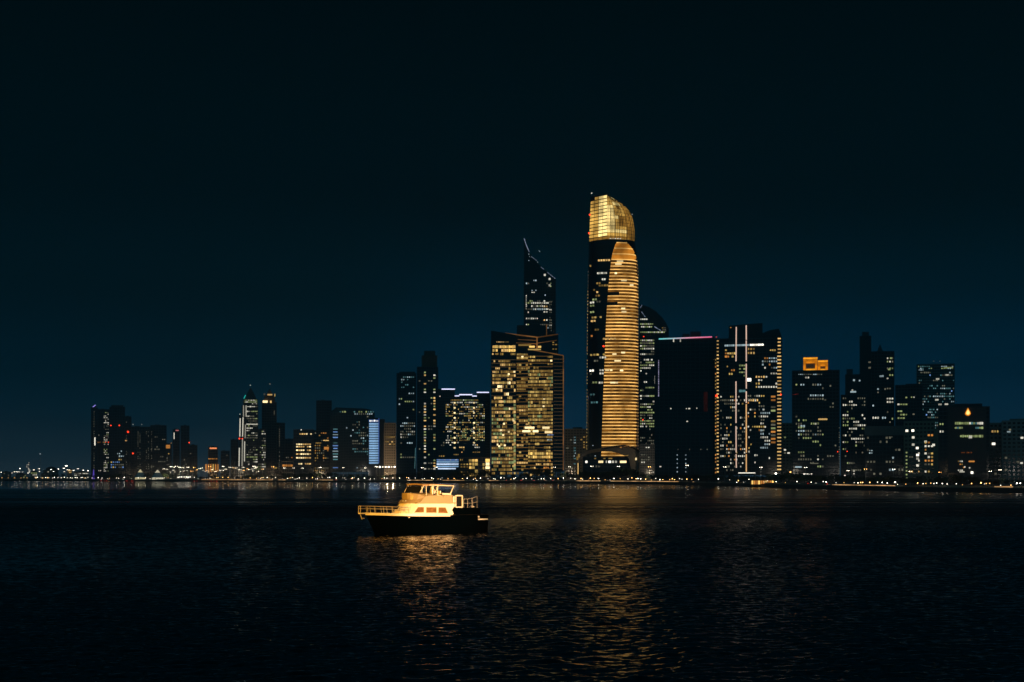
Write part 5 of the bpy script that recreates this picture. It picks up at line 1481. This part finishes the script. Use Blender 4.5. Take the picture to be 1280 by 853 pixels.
# ripples too fine to model: open water is rough, the strip sheltered by the sea wall is calm
fc = nt.nodes.new('ShaderNodeFloatCurve')
nt.links.new(sx.outputs['Y'], fc.inputs['Value'])
dv = nt.nodes.new('ShaderNodeMath'); dv.operation = 'DIVIDE'; dv.inputs[1].default_value = 1500
nt.links.new(sx.outputs['Y'], dv.inputs[0]); nt.links.new(dv.outputs[0], fc.inputs['Value'])
cv = fc.mapping.curves[0]
pts = [(0, .11), (.05, .10), (.12, .10), (.16, .18), (.20, .26), (.26, .33), (.31, .31), (.36, .25), (.52, .22), (.60, .10), (1, .07)]
for k, p in enumerate(pts):
    if k < 2: cv.points[k].location = p
    else: cv.points.new(*p)
fc.mapping.update()
pm = nt.nodes.new('ShaderNodeMapping'); pm.inputs['Scale'].default_value = (.004, .045, 1)
nt.links.new(geo.outputs['Position'], pm.inputs['Vector'])
pn = nt.nodes.new('ShaderNodeTexNoise'); pn.inputs['Scale'].default_value = 1; pn.inputs['Detail'].default_value = 4
nt.links.new(pm.outputs[0], pn.inputs['Vector'])
pr_ = nt.nodes.new('ShaderNodeMapRange'); pr_.inputs['From Min'].default_value = .35; pr_.inputs['From Max'].default_value = .65; pr_.inputs['To Min'].default_value = .6; pr_.inputs['To Max'].default_value = 1.2
nt.links.new(pn.outputs['Fac'], pr_.inputs['Value'])
mm = nt.nodes.new('ShaderNodeMath'); mm.operation = 'MULTIPLY'; nt.links.new(pr_.outputs[0], mm.inputs[0]); nt.links.new(fc.outputs[0], mm.inputs[1])
nt.links.new(mm.outputs[0], bs.inputs['Roughness'])
# finest ripples
rm = nt.nodes.new('ShaderNodeMapping'); rm.inputs['Scale'].default_value = (3.2, 7.5, 1)
nt.links.new(geo.outputs['Position'], rm.inputs['Vector'])
rn = nt.nodes.new('ShaderNodeTexNoise'); rn.inputs['Scale'].default_value = 1; rn.inputs['Detail'].default_value = 2
nt.links.new(rm.outputs[0], rn.inputs['Vector'])
rs = nt.nodes.new('ShaderNodeVectorMath'); rs.operation = 'SUBTRACT'; rs.inputs[1].default_value = (.5, .5, .5); nt.links.new(rn.outputs['Color'], rs.inputs[0])
rk = nt.nodes.new('ShaderNodeVectorMath'); rk.operation = 'MULTIPLY'; rk.inputs[1].default_value = (.22, .36, 0); nt.links.new(rs.outputs[0], rk.inputs[0])
ra = nt.nodes.new('ShaderNodeVectorMath'); ra.operation = 'ADD'; nt.links.new(rk.outputs[0], ra.inputs[0]); nt.links.new(geo.outputs['Normal'], ra.inputs[1])
ro = nt.nodes.new('ShaderNodeVectorMath'); ro.operation = 'NORMALIZE'; nt.links.new(ra.outputs[0], ro.inputs[0]); nt.links.new(ro.outputs[0], bs.inputs['Normal'])
rg = np.random.default_rng(3)
ys = [-300.0, 20.0]; y = 40.0
while y < 9000:
    ys.append(y); y += float(np.interp(y, [40, 90, 150, 300, 400, 700, 1500, 9000], [.10, .12, .17, .27, .5, 4, 40, 900]))
ys = np.array(ys); ny = len(ys)
dyr = np.gradient(ys)
NC = 1300
fr_ = np.concatenate(([-1e9], np.linspace(-1, 1, NC), [1e9]))
wid = np.maximum(22, .40 * ys + 45)
Xg = np.clip(fr_[None, :] * wid[:, None], -9000, 9000); Yg = np.repeat(ys[:, None], NC + 2, 1)
Zg = np.zeros_like(Xg)
sp_ = np.maximum(dyr, 2 * wid / NC)
amp_far = np.interp(ys, [20, 42, 400, 560], [0, 1, 1, 0])
NW = 72
lam = np.exp(rg.uniform(np.log(.24), np.log(2.2), NW)); dirs = math.radians(-90) + rg.normal(0, .40, NW) + .12
sl = WAVE * np.sqrt(2.0 / NW) * np.where(lam > 1.3, .6, 1.0)
gust = .75 + .45 * np.sin(Xg * .021 + Yg * .013 + 1.3) * np.sin(Yg * .031 - Xg * .007)
res_ = np.stack([np.clip((l_ / sp_ - 2.2) / 2.0, 0, 1) * (.6 if l_ > 1.3 else 1) for l_ in lam])
boost = np.minimum(2.6, .9 / np.sqrt(np.maximum((res_ ** 2).mean(0), 1e-3)))
for k in range(NW):
    kk = 2 * math.pi / lam[k]
    damp = np.clip((lam[k] / sp_ - 2.2) / 2.0, 0, 1) * amp_far * boost
    rows = damp > 0
    if not rows.any(): continue
    ph = kk * (Xg[rows] * math.cos(dirs[k]) + Yg[rows] * math.sin(dirs[k])) + rg.uniform(0, 6.28)
    Zg[rows] += sl[k] / kk * damp[rows][:, None] * (np.sin(ph) + .22 * np.cos(2 * ph)) * (gust[rows] if lam[k] < 4 else 1)
edge = np.clip((1 - np.abs(np.clip(fr_, -1, 1))) / .06, 0, 1)
Zg *= edge[None, :]
nvx = NC + 2
me = bpy.data.meshes.new('water')
me.vertices.add(ny * nvx)
me.vertices.foreach_set('co', np.stack((Xg, Yg, Zg), -1).astype(np.float32).ravel())
ii = (np.arange(ny - 1)[:, None] * nvx + np.arange(nvx - 1)[None, :]).ravel()
quads = np.stack((ii, ii + 1, ii + nvx + 1, ii + nvx), -1).astype(np.int32)
me.loops.add(quads.size); me.polygons.add(len(quads))
me.loops.foreach_set('vertex_index', quads.ravel())
me.polygons.foreach_set('loop_start', np.arange(0, quads.size, 4, dtype=np.int32))
me.polygons.foreach_set('loop_total', np.full(len(quads), 4, dtype=np.int32))
me.polygons.foreach_set('use_smooth', np.ones(len(quads), dtype=bool))
me.materials.append(wm); me.update(calc_edges=True)
o = bpy.data.objects.new('water', me); COL.objects.link(o); o['kind'] = 'structure'

# ------------------------------------------------------------------ sea air
hm = bpy.data.materials.new('sea_haze'); hm.use_nodes = True
nt = hm.node_tree; nt.nodes.clear()
ho = nt.nodes.new('ShaderNodeOutputMaterial'); pv = nt.nodes.new('ShaderNodeVolumePrincipled')
pv.inputs['Color'].default_value = (.85, .87, .9, 1); pv.inputs['Density'].default_value = HAZE; pv.inputs['Anisotropy'].default_value = 0
nt.links.new(pv.outputs[0], ho.inputs['Volume'])
mb = MB(); mb.box(-9100, 9100, -320, 9100, -3, 420, hm); mb.build('haze', kind='stuff')

# ------------------------------------------------------------------ quay floodlights that light the yacht
def spot(loc, aim, e, col, ang):
    L = bpy.data.lights.new('quay_floodlight', 'SPOT'); L.energy = e; L.color = col; L.spot_size = R(ang); L.spot_blend = 1; L.shadow_soft_size = .5
    o = bpy.data.objects.new('quay_floodlight', L); COL.objects.link(o); o.location = loc
    o.rotation_euler = (Vector(aim) - Vector(loc)).to_track_quat('-Z', 'Y').to_euler()
    return o


spot((120, 94, 11), (BX + .8, BY, 2.6), 3.2e6, (1, .55, .23), 6)
spot((-75, 60, 18), (BX - 3, BY, 4.2), 1.5e6, (1, .43, .035), 6.5)

# ------------------------------------------------------------------ night sky
wd = bpy.data.worlds.new('World'); SC.world = wd; wd.use_nodes = True
nt = wd.node_tree; bg = nt.nodes['Background']
tc = nt.nodes.new('ShaderNodeTexCoord'); sx = nt.nodes.new('ShaderNodeSeparateXYZ'); nt.links.new(tc.outputs['Generated'], sx.inputs[0])
cr = nt.nodes.new('ShaderNodeValToRGB'); cr.color_ramp.interpolation = 'EASE'
els = [(0, (42, 62, 74)), (.02, (22, 49, 64)), (.04, (8, 38, 54)), (.075, (0, 27, 40)), (.13, (0, 19, 27)), (.2, (0, 13, 18.5)), (.36, (0, 8.5, 12)), (.55, (0, 34, 48)), (1, (0, 36, 50))]  # top stops raised out of view, added light that lifts the water
for i, (p, c) in enumerate(els):
    e_ = cr.color_ramp.elements[i] if i < 2 else cr.color_ramp.elements.new(p)
    e_.position = p; e_.color = (*lin(c), 1)
nt.links.new(sx.outputs['Z'], cr.inputs['Fac'])
# the blue glow low over the middle and right of the city
xm = nt.nodes.new('ShaderNodeMapRange'); xm.inputs['From Min'].default_value = -.4; xm.inputs['From Max'].default_value = .4
nt.links.new(sx.outputs['X'], xm.inputs['Value'])
gx = nt.nodes.new('ShaderNodeValToRGB'); gx.color_ramp.interpolation = 'EASE'
for i, (p, c) in enumerate(((0, (.42, .42, .42)), (.2, (.42, .42, .42)), (.33, (.5, .5, .5)), (.46, (.6, .78, .92)), (.75, (.6, .74, .9)), (1, (.52, .7, .82)))):
    e_ = gx.color_ramp.elements[i] if i < 2 else gx.color_ramp.elements.new(p)
    e_.position = p; e_.color = (*c, 1)
nt.links.new(xm.outputs[0], gx.inputs['Fac'])
zw = nt.nodes.new('ShaderNodeMapRange'); zw.interpolation_type = 'SMOOTHSTEP'; zw.inputs['From Min'].default_value = .085; zw.inputs['From Max'].default_value = .19
nt.links.new(sx.outputs['Z'], zw.inputs['Value'])
mxg = nt.nodes.new('ShaderNodeMix'); mxg.data_type = 'RGBA'; mxg.inputs[7].default_value = (.5, .5, .5, 1)
nt.links.new(zw.outputs[0], mxg.inputs[0]); nt.links.new(gx.outputs['Color'], mxg.inputs[6])
mul = nt.nodes.new('ShaderNodeMix'); mul.data_type = 'RGBA'; mul.blend_type = 'MULTIPLY'; mul.inputs[0].default_value = 1
nt.links.new(cr.outputs['Color'], mul.inputs[6]); nt.links.new(mxg.outputs[2], mul.inputs[7])
nt.links.new(mul.outputs[2], bg.inputs['Color']); bg.inputs['Strength'].default_value = 2
# added fill glow in the unseen sky behind the quay, lifts the dark fronts
b2 = nt.nodes.new('ShaderNodeBackground'); b2.inputs['Color'].default_value = (.012, .078, .105, 1)
m2 = nt.nodes.new('ShaderNodeMapRange'); m2.interpolation_type = 'SMOOTHSTEP'; m2.inputs['From Min'].default_value = -.05; m2.inputs['From Max'].default_value = -.8; m2.inputs['To Min'].default_value = 0; m2.inputs['To Max'].default_value = BACK_FILL
nt.links.new(sx.outputs['Y'], m2.inputs['Value']); nt.links.new(m2.outputs[0], b2.inputs['Strength'])
ash = nt.nodes.new('ShaderNodeAddShader'); nt.links.new(bg.outputs[0], ash.inputs[0]); nt.links.new(b2.outputs[0], ash.inputs[1])
nt.links.new(ash.outputs[0], nt.nodes['World Output'].inputs['Surface'])

# ------------------------------------------------------------------ camera and render
cam = bpy.data.cameras.new('camera'); co = bpy.data.objects.new('camera', cam); COL.objects.link(co)
co.location = (0, 0, EYE); co.rotation_euler = (R(90), 0, 0)
cam.lens = 50; cam.sensor_width = 36; cam.shift_y = (HOR - 426.5) / 1280; cam.clip_end = 40000; cam.clip_start = .5
SC.camera = co
SC.view_settings.view_transform = 'Standard'; SC.view_settings.look = 'None'; SC.view_settings.exposure = 0; SC.view_settings.gamma = 1
SC.view_settings.use_curve_mapping = False
cy = SC.cycles
cy.max_bounces = 5; cy.diffuse_bounces = 2; cy.glossy_bounces = 3; cy.sample_clamp_indirect = 4.0
cy.use_light_tree = True
cy.use_denoising = True
